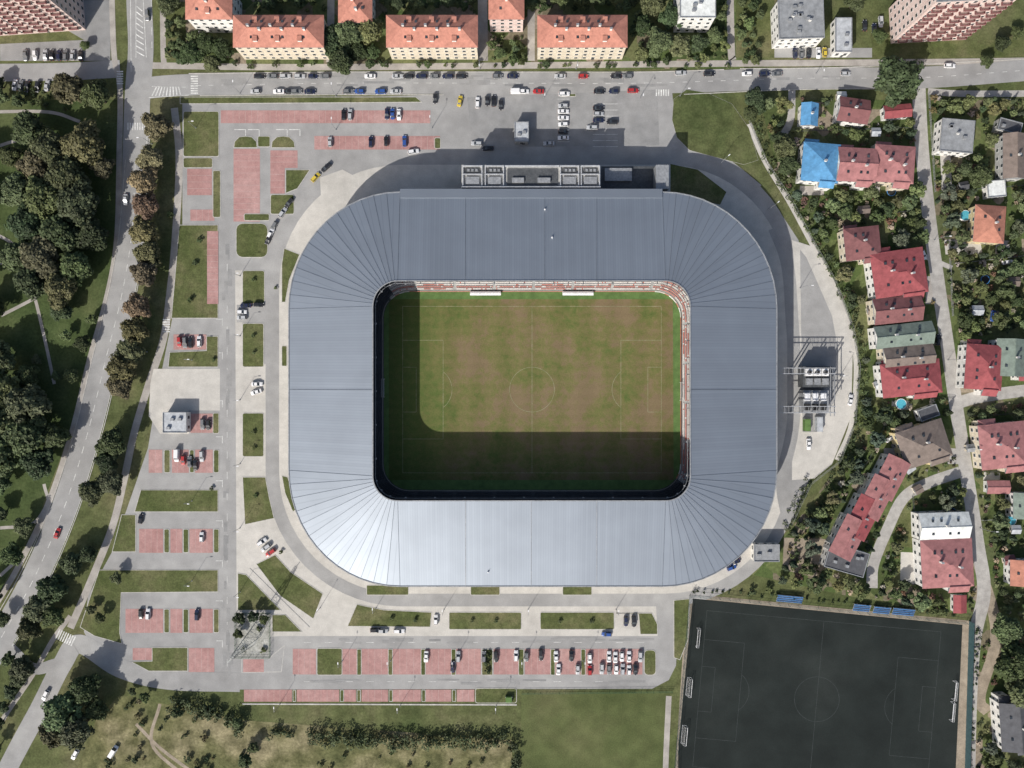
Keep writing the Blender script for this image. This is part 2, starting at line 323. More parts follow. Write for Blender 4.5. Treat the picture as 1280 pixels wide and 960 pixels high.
ribbon('street',[(1148,100),(1152,180),(1160,260),(1172,350),(1184,430),(1194,500),(1208,590),(1222,680),(1230,740),(1218,800),(1212,900),(1210,1050)],17,m_street,.02)
ribbon('street',[(1194,505),(1225,496),(1300,486),(1450,470)],15,m_street,.026)
ribbon('street',[(1200,590),(1160,604),(1130,622),(1110,660),(1092,705),(1090,735)],14,m_street,.023)
ribbon('street',[(1190,335),(1150,318)],6,m_street,.026)
ribbon('street',[(1160,114),(1200,117),(1290,117)],8,m_street,.028)
ribbon('street',[(990,112),(988,150),(975,175)],9,m_street,.02)
ribbon('footpath',[(936,155),(955,200),(985,250),(1012,300),(1040,352),(1062,410),(1070,460),(1064,530),(1046,575)],6,m_conc,.098)
ribbon('footpath',[(912,-40),(914,60),(916,75)],9,m_side,.02)
ribbon('footpath',[(603,-30),(604,76)],12,m_side,.02); ribbon('footpath',[(664,-30),(664,76)],9,m_side,.02); ribbon('footpath',[(414,-30),(413,60),(412,78)],9,m_side,.02)
ribbon('footpath',[(1222,700),(1245,790),(1225,870),(1235,890)],14,m_dirt,.014)
sheet('bare_plot',[(980,672),(1036,674),(1020,722),(978,712)],m_dirt,.02)
sheet('yard',[(1180,300),(1225,298),(1228,318),(1182,318)],m_conc,.014)
sheet('yard',[(1175,188),(1188,188),(1190,238),(1177,238)],m_conc,.014)
sheet('yard',[(920,-20),(968,-20),(968,72),(920,72)],m_lawn,.012); sheet('yard',[(1090,50),(1290,50),(1290,70),(1090,74)],m_lawn,.012)
sheet('yard',[(968,60),(1090,60),(1090,72),(968,72)],m_asph,.016)
sheet('courtyard',[(20,0),(138,0),(138,76),(0,76),(0,55),(105,50)],m_asphd,.012)
sheet('yard',[(840,50),(870,50),(900,0),(906,0),(906,74),(840,74)],m_park,.012)
sheet('lawn',[(207,2),(232,2),(232,76),(209,76)],m_lawn,.016)
for x0,y0,x1,y1 in ((1000,232,1030,244),(1085,232,1100,240),(1158,345,1172,380),(1115,500,1140,512),(1206,440,1214,475),(1126,690,1146,730),(1105,560,1128,578),(1195,640,1210,700),(1245,300,1262,318),(1100,322,1112,334),(1230,590,1250,600),(1185,560,1200,580)):
    sheet('patio',[(x0,y0),(x1,y0+1),(x1,y1),(x0-1,y1)],random.choice([m_conc,m_side,m_street]),.012)
for x0,y0,x1,y1 in ((1192,325,1240,375),(1180,250,1212,290),(1100,238,1140,258),(1240,640,1275,690),(1232,520,1275,528),(1140,505,1150,530),(1225,130,1245,155),(1120,640,1148,685),(1245,735,1270,760)):
    sheet('garden_lawn',[(x0,y0),(x1,y0+3),(x1-2,y1),(x0+1,y1-2)],random.choice([m_lawn,m_field,m_turf,m_park]),.008)
ribbon('footpath',[(836,870),(832,960),(830,1060)],7,m_side,.02); 
ribbon('footpath',[(200,880),(190,930),(230,970)],4,m_dirt,.012); ribbon('footpath',[(170,905),(200,935),(240,965)],4,m_dirt,.018)
# ------------------------------------------------------------ islands & bays
def isl(x0,y0,x1,y1,r=2.5,mat=None): return slab('grass_island',rr(x0,y0,x1,y1,r,3),mat or m_lawn)
PT=B(); PB=B()
def line(x0,y0,x1,y1,w=.14,z=.1,bb=None):
    a=W(x0,y0); c=W(x1,y1); d=(c-a); 
    if d.length<1e-4: return
    d.normalize(); n=Vector((-d.y,d.x,0))*w/2; zz=Vector((0,0,z))
    (bb or PT).quad(a-n+zz,c-n+zz,c+n+zz,a+n+zz)
def bays(x0,y0,x1,y1,vert=True,z=.06,pitch=7.8,mat=None):
    sheet('parking_bays',[(x0,y0),(x1,y0),(x1,y1),(x0,y1)],mat or m_red,z)
    if vert:
        n=max(1,round((x1-x0)/pitch))
        for i in range(1,n):
            x=x0+(x1-x0)*i/n; line(x,y0,x,y1,.10,z+.008,PB)
    else:
        n=max(1,round((y1-y0)/pitch))
        for i in range(1,n):
            y=y0+(y1-y0)*i/n; line(x0,y,x1,y,.10,z+.008,PB)
bays(276,138,538,154); bays(393,170,550,187)
bays(292,186,325,277,False); bays(338,188,372,210,False); bays(338,210,356,242,False); bays(234,211,265,244,False); bays(238,262,268,276)
isl(229,139,274,196); isl(229,197,266,210); isl(266,213,276,272,2); isl(322,170,338,184); isl(338,243,368,268)
slab('grass_island',[(357,212),(388,212),(372,236),(357,242)],m_lawn)
for x in (307,354): slab('grass_island',[(x-15,185),(x-14,177),(x-8,171),(x,170),(x+8,171),(x+14,177),(x+15,185)],m_lawn)
isl(543,172,551,186,2); isl(305,267,337,276,2)
slab('grass_island',[(225,121),(268,121),(520,121),(528,128),(250,130),(225,130)],m_lawn)
sheet('car_park',[(584,122),(822,112),(824,182),(590,184)],m_asphd,.06)
for i in range(8):
    line(697,124+i*7.6,712,124+i*7.6,z=.07); line(741,130+i*7.6,756,130+i*7.6,z=.07); line(757,130+i*7.6,772,130+i*7.6,z=.07)
isl(700,117,720,121,1.5)
slab('lawn',[(842,124),(858,112),(884,116),(915,130),(936,160),(948,200),(930,206),(892,196),(862,188),(846,172),(840,150)],m_ground,.12,kw=.05)
slab('grass_island',[(224,281),(273,281),(273,398),(214,398),(220,330)],m_lawn); bays(259,289,273,380,False,z=.145)
bays(217,418,258,437); slab('grass_island',[(258,420),(273,420),(273,459),(210,459),(212,440),(258,438)],m_lawn)
sheet('pavement',[(192,461),(275,461),(275,513),(236,513),(236,542),(200,542),(186,520),(188,480)],m_conc,.05)
bays(238,517,266,541); isl(266,516,274,542,2)
for (x0,x1) in ((186,203),(215,236),(244,266)): bays(x0,562,x1,591)
for (x0,x1) in ((205,213),(237,243),(267,274)): isl(x0,562,x1,591,2)
slab('grass_island',[(176,612),(273,612),(273,640),(168,640)],m_lawn)
for (x0,x1) in ((174,204),(213,228),(237,266)): bays(x0,661,x1,691)
for (x0,x1) in ((205,212),(229,236),(267,274)): isl(x0,661,x1,691,2)
slab('grass_island',[(124,712),(273,712),(273,740),(152,741),(150,790),(153,805),(118,795),(100,784)],m_lawn)
slab('grass_island',[(152,643),(170,643),(170,690),(140,690)],m_lawn)
for (x0,x1) in ((157,204),(213,228),(237,266)): bays(x0,761,x1,791)
for (x0,x1) in ((205,212),(229,236),(267,274)): isl(x0,761,x1,791,2)
bays(166,810,190,825); bays(236,810,268,840); slab('grass_island',[(190,809),(235,809),(235,839),(186,839),(164,827),(190,826)],m_lawn)
isl(295,279,335,322,8)
isl(303,338,331,380); isl(303,404,330,459); isl(303,516,330,571); slab('grass_island',[(303,596),(332,596),(337,622),(343,648),(306,656)],m_lawn)
isl(352,432,359,458,1.5)
sheet('pavement',[(296,381),(332,381),(332,403),(296,403)],m_asph,.05)
slab('grass_island',[(355,310),(375,318),(362,350),(357,378),(352,378),(352,330)],m_lawn)
slab('grass_island',[(352,594),(360,596),(372,636),(366,640),(356,616)],m_lawn)
slab('grass_island',[(320,705),(344,693),(364,715),(404,742),(392,774),(350,745)],m_lawn)
slab('grass_island',[(297,716),(308,718),(352,763),(297,763)],m_lawn)
slab('grass_island',[(340,768),(357,768),(378,790),(340,790)],m_lawn)
ribbon('footpath',[(310,712),(385,786)],6,m_conc,.155,False)
slab('grass_island',[(446,755),(480,762),(540,765),(538,784),(434,783)],m_lawn)
for x0,x1 in ((561,652),(675,768)): isl(x0,765,x1,787,2)
slab('grass_island',[(770,766),(815,766),(822,780),(822,793),(800,793),(798,768)],m_lawn)
for x0,x1 in ((458,511),(588,625),(703,740)): isl(x0,731,x1,744,1.5)
slab('lawn',[(842,750),(862,748),(860,800),(850,825),(842,822)],m_lawn)
bays(366,811,395,843); isl(396,810,428,844); bays(428,811,446,843); isl(446,811,452,844,1.5)
for a,c in ((452,485),(491,526),(532,564),(570,601),(617,648),(656,688),(694,726),(732,764)): bays(a,811,c,843)
for a,c in ((485,491),(526,532),(564,570),(602,616),(648,655),(688,694),(726,732)): isl(a,811,c,844,1.5)
bays(765,811,803,843); isl(805,812,820,844,5)
for a,c in ((305,365),(371,424),(430,445),(452,485),(491,526),(532,564),(571,593)): bays(a,862,c,877)
for a,c in ((366,370),(425,430),(446,451),(486,491),(527,532),(565,570)): isl(a,862,c,877,1)
isl(594,860,646,879,3)
ribbon('pavement',[(303,880),(646,881)],1.6,m_kerb,.1,False)
slab('grass_island',[(302,822.5),(336,822.5),(356,806),(352,840),(302,841)],m_asph,.06); sheet('parking_bays',[(304,824),(330,824),(330,840),(304,840)],m_red,.075)
# ------------------------------------------------------------ markings
def dash(pts,on=5,off=8,w=.15,z=.055):
    P=smooth(pts); acc=0; 
    for i in range(len(P)-1):
        a=Vector(P[i]); c=Vector(P[i+1]); L_=(c-a).length; t=0
        while t<L_:
            ph=(acc+t)%(on+off)
            st=min(L_-t,(on-ph) if ph<on else (on+off-ph))+1e-4
            if ph<on: q=a+(c-a)*(t/L_); r=a+(c-a)*(min(L_,t+st)/L_); line(q.x,q.y,r.x,r.y,w,z)
            t+=st
        acc+=L_
dash([(169,205),(165,290),(152,370),(132,450),(110,540),(82,630),(44,720),(0,800)],9,9,.2)
dash([(184,150),(183,205),(180,290),(167,376),(147,455),(125,545),(97,636),(59,727),(15,808)],900,1,.15)
dash([(163,-20),(164,90)],900,1,.2); dash([(189,-20),(190,60)],10,8,.2)
dash([(245,107),(420,104),(640,104),(800,104),(1000,98),(1150,97),(1280,88)],6,10,.15,.05)
for i in range(9):
    y=8+i*7; line(171-i*.2,y,178+i*.3,y+6,.4,.055)
line(170,0,170,72,.2,.055); line(179,0,183,72,.2,.055)
for i in range(9): line(196+i*3.4,108,190+i*4.5,120,.45,.055)
line(190,108,232,109,.2,.055); line(186,122,236,119,.2,.055)
def zebra(cx,cy,ang,n,L_=9,sp=3.0,z=.062):
    a=math.radians(ang); u=Vector((math.cos(a),math.sin(a))); v=Vector((-u.y,u.x))
    for i in range(n):
        c=Vector((cx,cy))+u*(i-(n-1)/2)*sp; p=c-v*L_/2; q=c+v*L_/2; line(p.x,p.y,q.x,q.y,.5,z)
zebra(172,158,0,9); zebra(243,106,90,8); zebra(82,797,25,8,13); zebra(208,407,90,6,9,3,.06); zebra(150,97,90,6,8); zebra(828,116,0,6,8,3,.07)
for (x,y) in ((305,162),(322,162),(357,162),(373,162)): line(x-12,y,x+2,y,.25,.04); line(x+2,y,x+2,y+8,.25,.04)
for y in (398,440,500,545,600,650,700,750,800): line(278,y,278,y+9,.2,.04); line(270,y+1,278,y+1,.2,.04)
for y in range(330,840,26): line(284,y,284,y+9,.14,.04)
for x in range(380,820,26): line(x,803,x+9,803,.14,.04); line(x,852,x+9,852,.14,.058)
PT.obj('road_markings',[m_paint]); PB.obj('parking_bay_lines',[m_bayline])
PR=B(); rp=random.Random(3)
for i in range(90):
    t=rp.random()
    if t<.35: x,y,w_,h_=rp.uniform(277,287),rp.uniform(300,850),rp.uniform(2,6),rp.uniform(4,22)
    elif t<.7: x,y,w_,h_=rp.uniform(360,780),rp.choice([rp.uniform(798,806),rp.uniform(849,856)]),rp.uniform(8,40),rp.uniform(1.5,3)
    else: x,y,w_,h_=rp.uniform(250,1060),rp.uniform(96,110),rp.uniform(8,40),rp.uniform(1.5,4)
    z=.0585+i*.00005
    PR.quad(W(x,y)+Vector((0,0,z)),W(x+w_,y)+Vector((0,0,z)),W(x+w_,y-h_)+Vector((0,0,z)),W(x,y-h_)+Vector((0,0,z)))
PR.obj('road_repair_patches',[m_asphd])
# ------------------------------------------------------------ stadium
stad=empty('football_stadium')
HO,HI=17.0,21.0
def corner(cx,cy,rx,ry,a0,n):
    return [(cx+rx*math.cos(math.radians(a0+90*k/n)),cy+ry*math.sin(math.radians(a0+90*k/n))) for k in range(n+1)]
NC=13
CO=[(828,588,143,145,0),(500,588,139,145,90),(500,386,139,146,180),(828,386,143,146,270)]
CI=[(832,595,31,31,0),(497,595,31,31,90),(497,383,31,32,180),(832,383,31,32,270)]
OUT=[];INN=[];CORN=[]
for ci in range(4):
    o=corner(*CO[ci],NC); i_=corner(*CI[ci],NC)
    for k in range(NC+1): OUT.append(o[k]); INN.append(i_[k]); CORN.append(k<NC)
    o2=CO[(ci+1)%4]; i2=CI[(ci+1)%4]
    nxo=corner(*o2,1)[0]; nxi=corner(*i2,1)[0]; ns=36 if ci in (0,2) else 20
    for k in range(1,ns):
        t=k/ns; OUT.append((o[-1][0]*(1-t)+nxo[0]*t,o[-1][1]*(1-t)+nxo[1]*t)); INN.append((i_[-1][0]*(1-t)+nxi[0]*t,i_[-1][1]*(1-t)+nxi[1]*t)); CORN.append(False)
n=len(OUT)
OP=[W(x,y,HO) for x,y in OUT]; IP=[W(x,y,HI) for x,y in INN]
b=B(); uvs=[]; 
for i in range(n):
    j=(i+1)%n
    corn=CORN[i]
    b.quad(OP[i],OP[j],IP[j],IP[i],0); 
    k=2 if corn else 3
    uvs.append([(i*3,0),(i*3+k,0),(i*3+k,1),(i*3,1)])
nf=len(b.f)
dz=Vector((0,0,1.1))
for i in range(n):
    j=(i+1)%n
    b.quad(OP[j],OP[i],OP[i]-dz,OP[j]-dz,1); b.quad(IP[i],IP[j],IP[j]-dz,IP[i]-dz,1); b.quad(OP[j]-dz,OP[i]-dz,IP[i]-dz,IP[j]-dz,2)
me=b.mesh('roof',[m_roof,m_grey,m_dgrey])
ul=me.uv_layers.new(name='UVMap')
for fi,p in enumerate(me.polygons):
    for q,l in enumerate(p.loop_indices):
        ul.data[l].uv=uvs[fi][q] if fi<nf else (0.5,.5)
o=bpy.data.objects.new('roof',me); COL.objects.link(o); o.parent=stad
b=B(); up=Vector((0,0,.04))
for i in range(n):
    j=(i+1)%n
    if CORN[i] or CORN[i-1]: b.beam(OP[i]+up,IP[i]+up,.14,.12,2)
    b.beam(OP[i]+up,OP[j]+up,.35,.35,1); b.beam(IP[i]+up,IP[j]+up,.4,.4,1)
for x in (582,664,746): b.beam(W(x,733,HO)+up,W(x,626,HI)+up,.18,.16,1)
for x in (582,681,746): b.beam(W(x,241,HO)+up,W(x,351,HI)+up,.16,.16,2)
for y in (487,): b.beam(W(361,y,HO)+up,W(466,y,HI)+up,.2,.16,2); b.beam(W(971,y,HO)+up,W(863,y,HI)+up,.2,.16,2)
b.obj('roof_seams',[m_roof,m_grey,m_seam],stad)
b=B()
a=[W(500,236,HO+.6),W(828,236,HO+.6),W(828,247,HO+.7),W(500,247,HO+.7)]
b.quad(a[3],a[2],a[1],a[0]); 
for i in range(4): 
    j=(i+1)%4; b.quad(a[j],a[i],a[i]-Vector((0,0,1.6)),a[j]-Vector((0,0,1.6)))
b.obj('roof_north_edge',[m_roof],stad)
b=B()
for x,y in ((681,262),(690,297),(610,715)):
    t=(y-236)/115 if y<400 else (733-y)/107
    z=HO+(HI-HO)*t; p=W(x,y,z); b.box(p.x,p.y,z-.1,.45,.45,.8,0); b.tube((p.x,p.y,z+.7),(p.x,p.y,z+1.5),.05,.05,6,0)
b.obj('roof_vents',[m_white],stad)
def inset_ring(P,d):
    c=W(666,485); r=[]
    m_=len(P)
    for i in range(m_):
        t=(P[(i+1)%m_]-P[i-1]); t.z=0; t.normalize(); nn=Vector((-t.y,t.x,0))
        if nn.dot(c-P[i])<0: nn=-nn
        r.append(P[i]+nn*d)
    return r
FW=inset_ring(OP,1.6)
b=B()
for i in range(n):
    j=(i+1)%n
    for z0,z1,mi in ((0,4,0),(4,5.6,1),(5.6,9,0),(9,10.6,1),(10.6,15.95,0)):
        a=Vector((FW[i].x,FW[i].y,z0)); c=Vector((FW[j].x,FW[j].y,z0)); a2=a.copy(); a2.z=z1; c2=c.copy(); c2.z=z1
        b.quad(a,c,c2,a2,mi)
    if i%3==0: b.box(FW[i].x,FW[i].y,0,.7,.7,15.9,2)
b.obj('facade',[WALL['grey'],m_glass,m_concw],stad)
def bowl_ring(d,nc=8):
    q=d*S; return rr(478-q,363-q,852+q,614+q,34+q*.9,nc)
b=B(); rows=18
for r in range(rows):
    d0=r*.8; z=1.2+r*.48
    A=[W(x,y) for x,y in bowl_ring(d0)]; C=[W(x,y) for x,y in bowl_ring(d0+.8)]
    m_=len(A)
    zb=0 if r==0 else 1.2+(r-1)*.48
    for i in range(m_):
        j=(i+1)%m_
        mid=(A[i]+A[j])/2; in_shade=1 if (mid.x<W(490,0).x or mid.y<W(0,600).y) else 0  # west and south terraces coloured dark, shade painted in
        b.quad((A[i].x,A[i].y,zb),(A[j].x,A[j].y,zb),(A[j].x,A[j].y,z),(A[i].x,A[i].y,z),in_shade)
        b.quad((A[i].x,A[i].y,z),(A[j].x,A[j].y,z),(C[j].x,C[j].y,z),(C[i].x,C[i].y,z),in_shade)
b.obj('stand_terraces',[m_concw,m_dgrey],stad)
m_sred=M('seat_red',[(.42,.13,.10),(.47,.17,.13)],.5,3,.15,.6); m_swh=M('seat_white',[(.58,.54,.51),(.66,.62,.59)],.5,3,.1,.6); m_sshade=M('seat_shaded',[(.045,.05,.055)],.5,3,.1,.6)  # last seat colour is painted shade for the west and south stands
b=B()
for r in range(14):
    z=1.2+r*.48; A=[W(x,y) for x,y in bowl_ring(r*.8+.4)]; m_=len(A)
    for i in range(m_):
        a=A[i]; c=A[(i+1)%m_]; L_=(c-a).length
        if L_<.5: continue
        d=(c-a)/L_; nn=Vector((d.y,-d.x,0)); k=int(L_/.55)
        mid=(a+c)/2
        if nn.dot(mid-W(665,488))<0: nn=-nn
        dark=(mid.x<W(490,0).x or mid.y<W(0,600).y)  # sides whose seats take the painted shade colour
        for s_ in range(k):
            p=a+d*(s_+.5)*L_/k; q_=(p.x if abs(d.x)>.7 else p.y)
            cm=(q_+200)%16
            if cm<1.3: continue
            red=(r%4==1) or (int((q_+200)//16)%3==1 and 4<cm<13 and r%2==0) 
            if random.random()<.08: red=not red
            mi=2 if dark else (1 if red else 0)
            rx=d*.22; ry=nn*.2; zz=Vector((0,0,z+.42))
            b.quad(p-rx-ry+zz,p+rx-ry+zz,p+rx+ry+zz,p-rx+ry+zz,mi)
            z2=Vector((0,0,z+.8)); q=nn*.24
            b.quad(p-rx+q+zz,p+rx+q+zz,p+rx+q+z2,p-rx+q+z2,mi)
b.obj('spectator_seats',[m_swh,m_sred,m_sshade],stad)
b=B(); A=[W(x,y) for x,y in bowl_ring(-.6)]
for i in range(len(A)):
    j=(i+1)%len(A); mid=(A[i]+A[j])/2; in_shade=mid.x<W(490,0).x or mid.y<W(0,600).y  # boards on the shaded sides get their shade as dark colour
    b.beam(A[i]+Vector((0,0,1.0)),A[j]+Vector((0,0,1.0)),.12,.9,3 if in_shade else i%3)
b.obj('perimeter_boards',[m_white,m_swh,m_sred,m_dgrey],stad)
b=B()
for i in range(0,n,2):
    t=(IP[(i+1)%n]-IP[i-1]); t.z=0; t.normalize(); nn=Vector((-t.y,t.x,0))
    if nn.dot(W(666,485)-IP[i])<0: nn=-nn
    z=Vector((0,0,-1.6)); p=IP[i]+z
    b.beam(p-nn*9,p+nn*.9,.25,.4,0); b.beam(p-nn*9+Vector((0,0,-1.2)),p+nn*.8,.18,.25,0)
    if i%4==0: b.box(p.x+nn.x*.9,p.y+nn.y*.9,p.z-.3,.6,.6,.35,3)
R1=inset_ring(IP,.8)
for i in range(n): 
    j=(i+1)%n; b.beam(R1[i]-Vector((0,0,1.5)),R1[j]-Vector((0,0,1.5)),.12,.2,3)
b.obj('roof_trusses',[m_dgrey,m_white,m_sred,m_grey],stad)
b=B()
for i in range(0,n,4):
    p=(OP[i]*.55+IP[i]*.45); b.box(p.x,p.y,0,.5,.5,p.z-1.3,0)
b.obj('roof_columns',[m_concw],stad)
b=B()
def bx(x0,y0,x1,y1,h0,h1,mi):
    a=W(x0,y0,h1); c=W(x1,y1,h1); b.box((a.x+c.x)/2,(a.y+c.y)/2,h0,abs(c.x-a.x),abs(c.y-a.y),h1-h0,mi)
bx(577,206,751,236,0,15,0)
for x0,x1 in ((578,603),(606,630),(700,724),(726,750)):
    bx(x0,206.5,x1,208,15.0,16.9,1); bx(x0,217,x1,218.2,15.02,16.4,1); bx(x0,208,x0+1.2,233,15.04,16.2,1)
    bx(x1-1.2,208,x1,233,15.06,16.2,1); bx(x0+4,221,x1-4,230,15.0,16.0,2)
    bx(x0+4,209.5,x1-4,215.5,15.0,15.9,3)
    for q in range(3): bx(x0+6+q*5,211,x0+9+q*5,214,15.9,16.3,2)
bx(631,206.5,699,208,15.0,16.6,1); bx(634,211,697,231,15.0,15.5,3); bx(640,222,655,228,15.5,16.4,2); bx(672,222,688,228,15.5,16.4,2)
bx(577,233,751,234.2,15.08,16.9,1)
b.obj('annex_building',[m_concw,m_lgm,m_grey,m_dgrey],stad)
b=B(); bx(751,208,822,236,0,9,0); bx(756,210,790,226,9,10,1); bx(820,206,836,236,0,15,1)
b.obj('annex_low_wing',[m_dgrey,m_grey],stad)
sheet('lawn',[(838,205),(872,212),(908,240),(900,256),(838,242)],m_lawn,.075)
sheet('pitch_surround',[(x,y) for x,y in rr(479,364,851,613,33,8)],m_turf,.07)
sheet('football_pitch',[(486,374),(841,374),(842,600),(486,600)],m_pitch,.085)
b=B()
def fl(x0,y0,x1,y1,w=.13,z=.095,bb=None,ox=0):
    a=W(x0,y0); c=W(x1,y1); d=(c-a).normalized(); nn=Vector((-d.y,d.x,0))*w/2; zz=Vector((0,0,z))
    (bb or b).quad(a-nn+zz,c-nn+zz,c+nn+zz,a+nn+zz)
def pitchlines(bb,cx,cy,ang,hl,hw,z,w=.13):
    ca,sa=math.cos(ang),math.sin(ang)
    def T_(x,y): return (cx+(x*ca-y*sa)*S,cy+(x*sa+y*ca)*S)
    def l(x0,y0,x1,y1): 
        p=T_(x0,y0); q=T_(x1,y1); fl(p[0],p[1],q[0],q[1],w,z,bb)
    l(-hl,-hw,hl,-hw); l(-hl,hw,hl,hw); l(-hl,-hw,-hl,hw); l(hl,-hw,hl,hw); l(0,-hw,0,hw)
    for k in range(48):
        t=2*math.pi*k/48; t2=2*math.pi*(k+1)/48; l(9.15*math.cos(t),9.15*math.sin(t),9.15*math.cos(t2),9.15*math.sin(t2))
    for s_ in (-1,1):
        e=s_*hl
        l(e,-20.15,e-s_*16.5,-20.15); l(e,20.15,e-s_*16.5,20.15); l(e-s_*16.5,-20.15,e-s_*16.5,20.15)
        l(e,-9.16,e-s_*5.5,-9.16); l(e,9.16,e-s_*5.5,9.16); l(e-s_*5.5,-9.16,e-s_*5.5,9.16)
        for k in range(12):
            t=-.925+1.85*k/12; t2=t+1.85/12; px=e-s_*11
            l(px-s_*9.15*math.cos(t),9.15*math.sin(t),px-s_*9.15*math.cos(t2),9.15*math.sin(t2))
pitchlines(b,665,487,0,52.8,34,.095,.15)
b.obj('pitch_markings',[m_fpaint])
def goal(name,px,py,ang,z=.09,dpt=2):
    b=B(); w=3.66
    for s_ in (-1,1):
        b.tube((0,s_*w,0),(0,s_*w,2.44),.07,.07,8,0); b.tube((0,s_*w,2.44),(-.9,s_*w,2.44),.04,.04,6,0); b.tube((-.9,s_*w,2.44),(-dpt,s_*w,0),.04,.04,6,0); b.tube((-dpt,s_*w,0),(0,s_*w,0),.05,.05,6,0)
    b.tube((0,-w,2.44),(0,w,2.44),.08,.08,8,0); b.tube((-dpt,-w,.05),(-dpt,w,.05),.05,.05,6,0); b.tube((-.9,-w,2.44),(-.9,w,2.44),.03,.03,6,0)
    for k in range(25):
        y=-w+2*w*k/24; b.beam((-.9,y,2.42),(-dpt,y,.05),.012,.012,1); b.beam((0,y,2.42),(-.9,y,2.42),.012,.012,1)
    for k in range(8):
        t=k/8; x=-.9-(dpt-.9)*t; zz=2.42*(1-t)+.05*t; b.beam((x,-w,zz),(x,w,zz),.012,.012,1)
    p=W(px,py); p.z=z; return b.obj(name,[m_white,m_frame],None,p,ang)
goal('football_goal',849.5,489,math.pi); goal('football_goal',481,485,0)
def dugout(px,py):
    b=B(); L_=12.5
    prof=[(1.0,0),(1.05,1.4),(.7,2.0),(0,2.25),(-.8,2.1)]
    for (y0,z0),(y1,z1) in zip(prof[:-1],prof[1:]): b.quad((-L_/2,y0,z0),(L_/2,y0,z0),(L_/2,y1,z1),(-L_/2,y1,z1),0)
    for s_ in (-1,1):
        b.poly([(s_*L_/2,y,z) for y,z in prof]+[(s_*L_/2,.3,0)],0)
    for k in range(14): b.box(-L_/2+.6+k*.87,.4,.2,.5,.5,.5,1); b.box(-L_/2+.6+k*.87,.68,.7,.5,.08,.5,1)
    b.box(0,.35,0,L_-.2,.6,.2,2)
    p=W(px,py); p.z=.08; return b.obj('team_dugout',[m_white,m_sred,m_grey],None,p,0)
dugout(607,367.5); dugout(722,367.5)
# ------------------------------------------------------------ training pitch
ta=math.radians(5.2)
sheet('training_pitch_surround',[(858,742),(1212,776),(1218,800),(1206,1060),(838,1060)],m_dirt,.03)
sheet('training_pitch',[(866,748),(1203,781),(1190,1060),(846,1060),(848,930)],m_tdark,.05)
b=B(); pitchlines(b,1021,874,ta,48,32,.06,.12); b.obj('training_pitch_markings',[M('faded_line_paint',[(.034,.042,.041),(.060,.070,.068)],.3,2,.2)])
goal('football_goal',870,796,-.09+math.pi,.055,1.6); goal('football_goal',857,918,-.09,.055,1.6); goal('football_goal',863,858,-.09,.055,1.6); goal('football_goal',1187,888,math.pi-.09,.055,1.6); goal('football_goal',1190,862,math.pi-.09,.055,1.6)
def fence(name,pts,h=2,mat=None,sp=2.5,panel=False,z=.0,vb=.0):
    b=B(); pts=[W(x,y) for x,y in pts]
    for a,c in zip(pts[:-1],pts[1:]):
        L_=(c-a).length; k=max(1,int(L_/sp)); d=(c-a)/L_
        for i in range(k+1): 
            p=a+d*L_*i/k; b.box(p.x,p.y,z,.1,.1,h,0)
        for zz in (h-.1,h*.5,.25): b.beam(a+Vector((0,0,z+zz)),c+Vector((0,0,z+zz)),.06,.08,0)
        if panel:
            b.beam(a+Vector((0,0,z+h*.5)),c+Vector((0,0,z+h*.5)),.03,h*.9,0)
        else:
            kk=int(L_/1.0)
            for i in range(kk): 
                p=a+d*L_*(i+.5)/kk; b.box(p.x,p.y,z+.1,.03,.03,h-.2,0)
    return b.obj(name,[mat or m_wire])
fence('ball_net_fence',[(862,744),(1207,778)],3,m_teal,4,False); fence('ball_net_fence',[(1211,776),(1203,1060)],4,m_teal,3,True)
fence('ball_net_fence',[(862,744),(843,960),(840,1060)],4,m_teal,4,False)
def bleacher(x,y,L_,ang):
    b=B()
    for r in range(4):
        b.box(0,r*.8,r*.35,L_,.75,.12,1); 
        k=int(L_/.55)
        for i in range(k): 
            b.box(-L_/2+.3+i*.55,r*.8,r*.35+.35,.42,.38,.06,0); b.box(-L_/2+.3+i*.55,r*.8+.2,r*.35+.4,.42,.05,.35,0)
    for s_ in (-1,0,1): b.beam((s_*L_/2*.96,0,0),(s_*L_/2*.96,2.6,1.1),.1,.15,1); b.box(s_*L_/2*.96,2.6,0,.1,.1,1.2,1)
    p=W(x,y); p.z=.06; return b.obj('bleacher_seats',[m_blue,m_grey],None,p,ang)
bleacher(986,752,10.5,-ta); bleacher(1076,763,7,-ta); bleacher(1101,766,7,-ta); bleacher(1128,768,9,-ta)
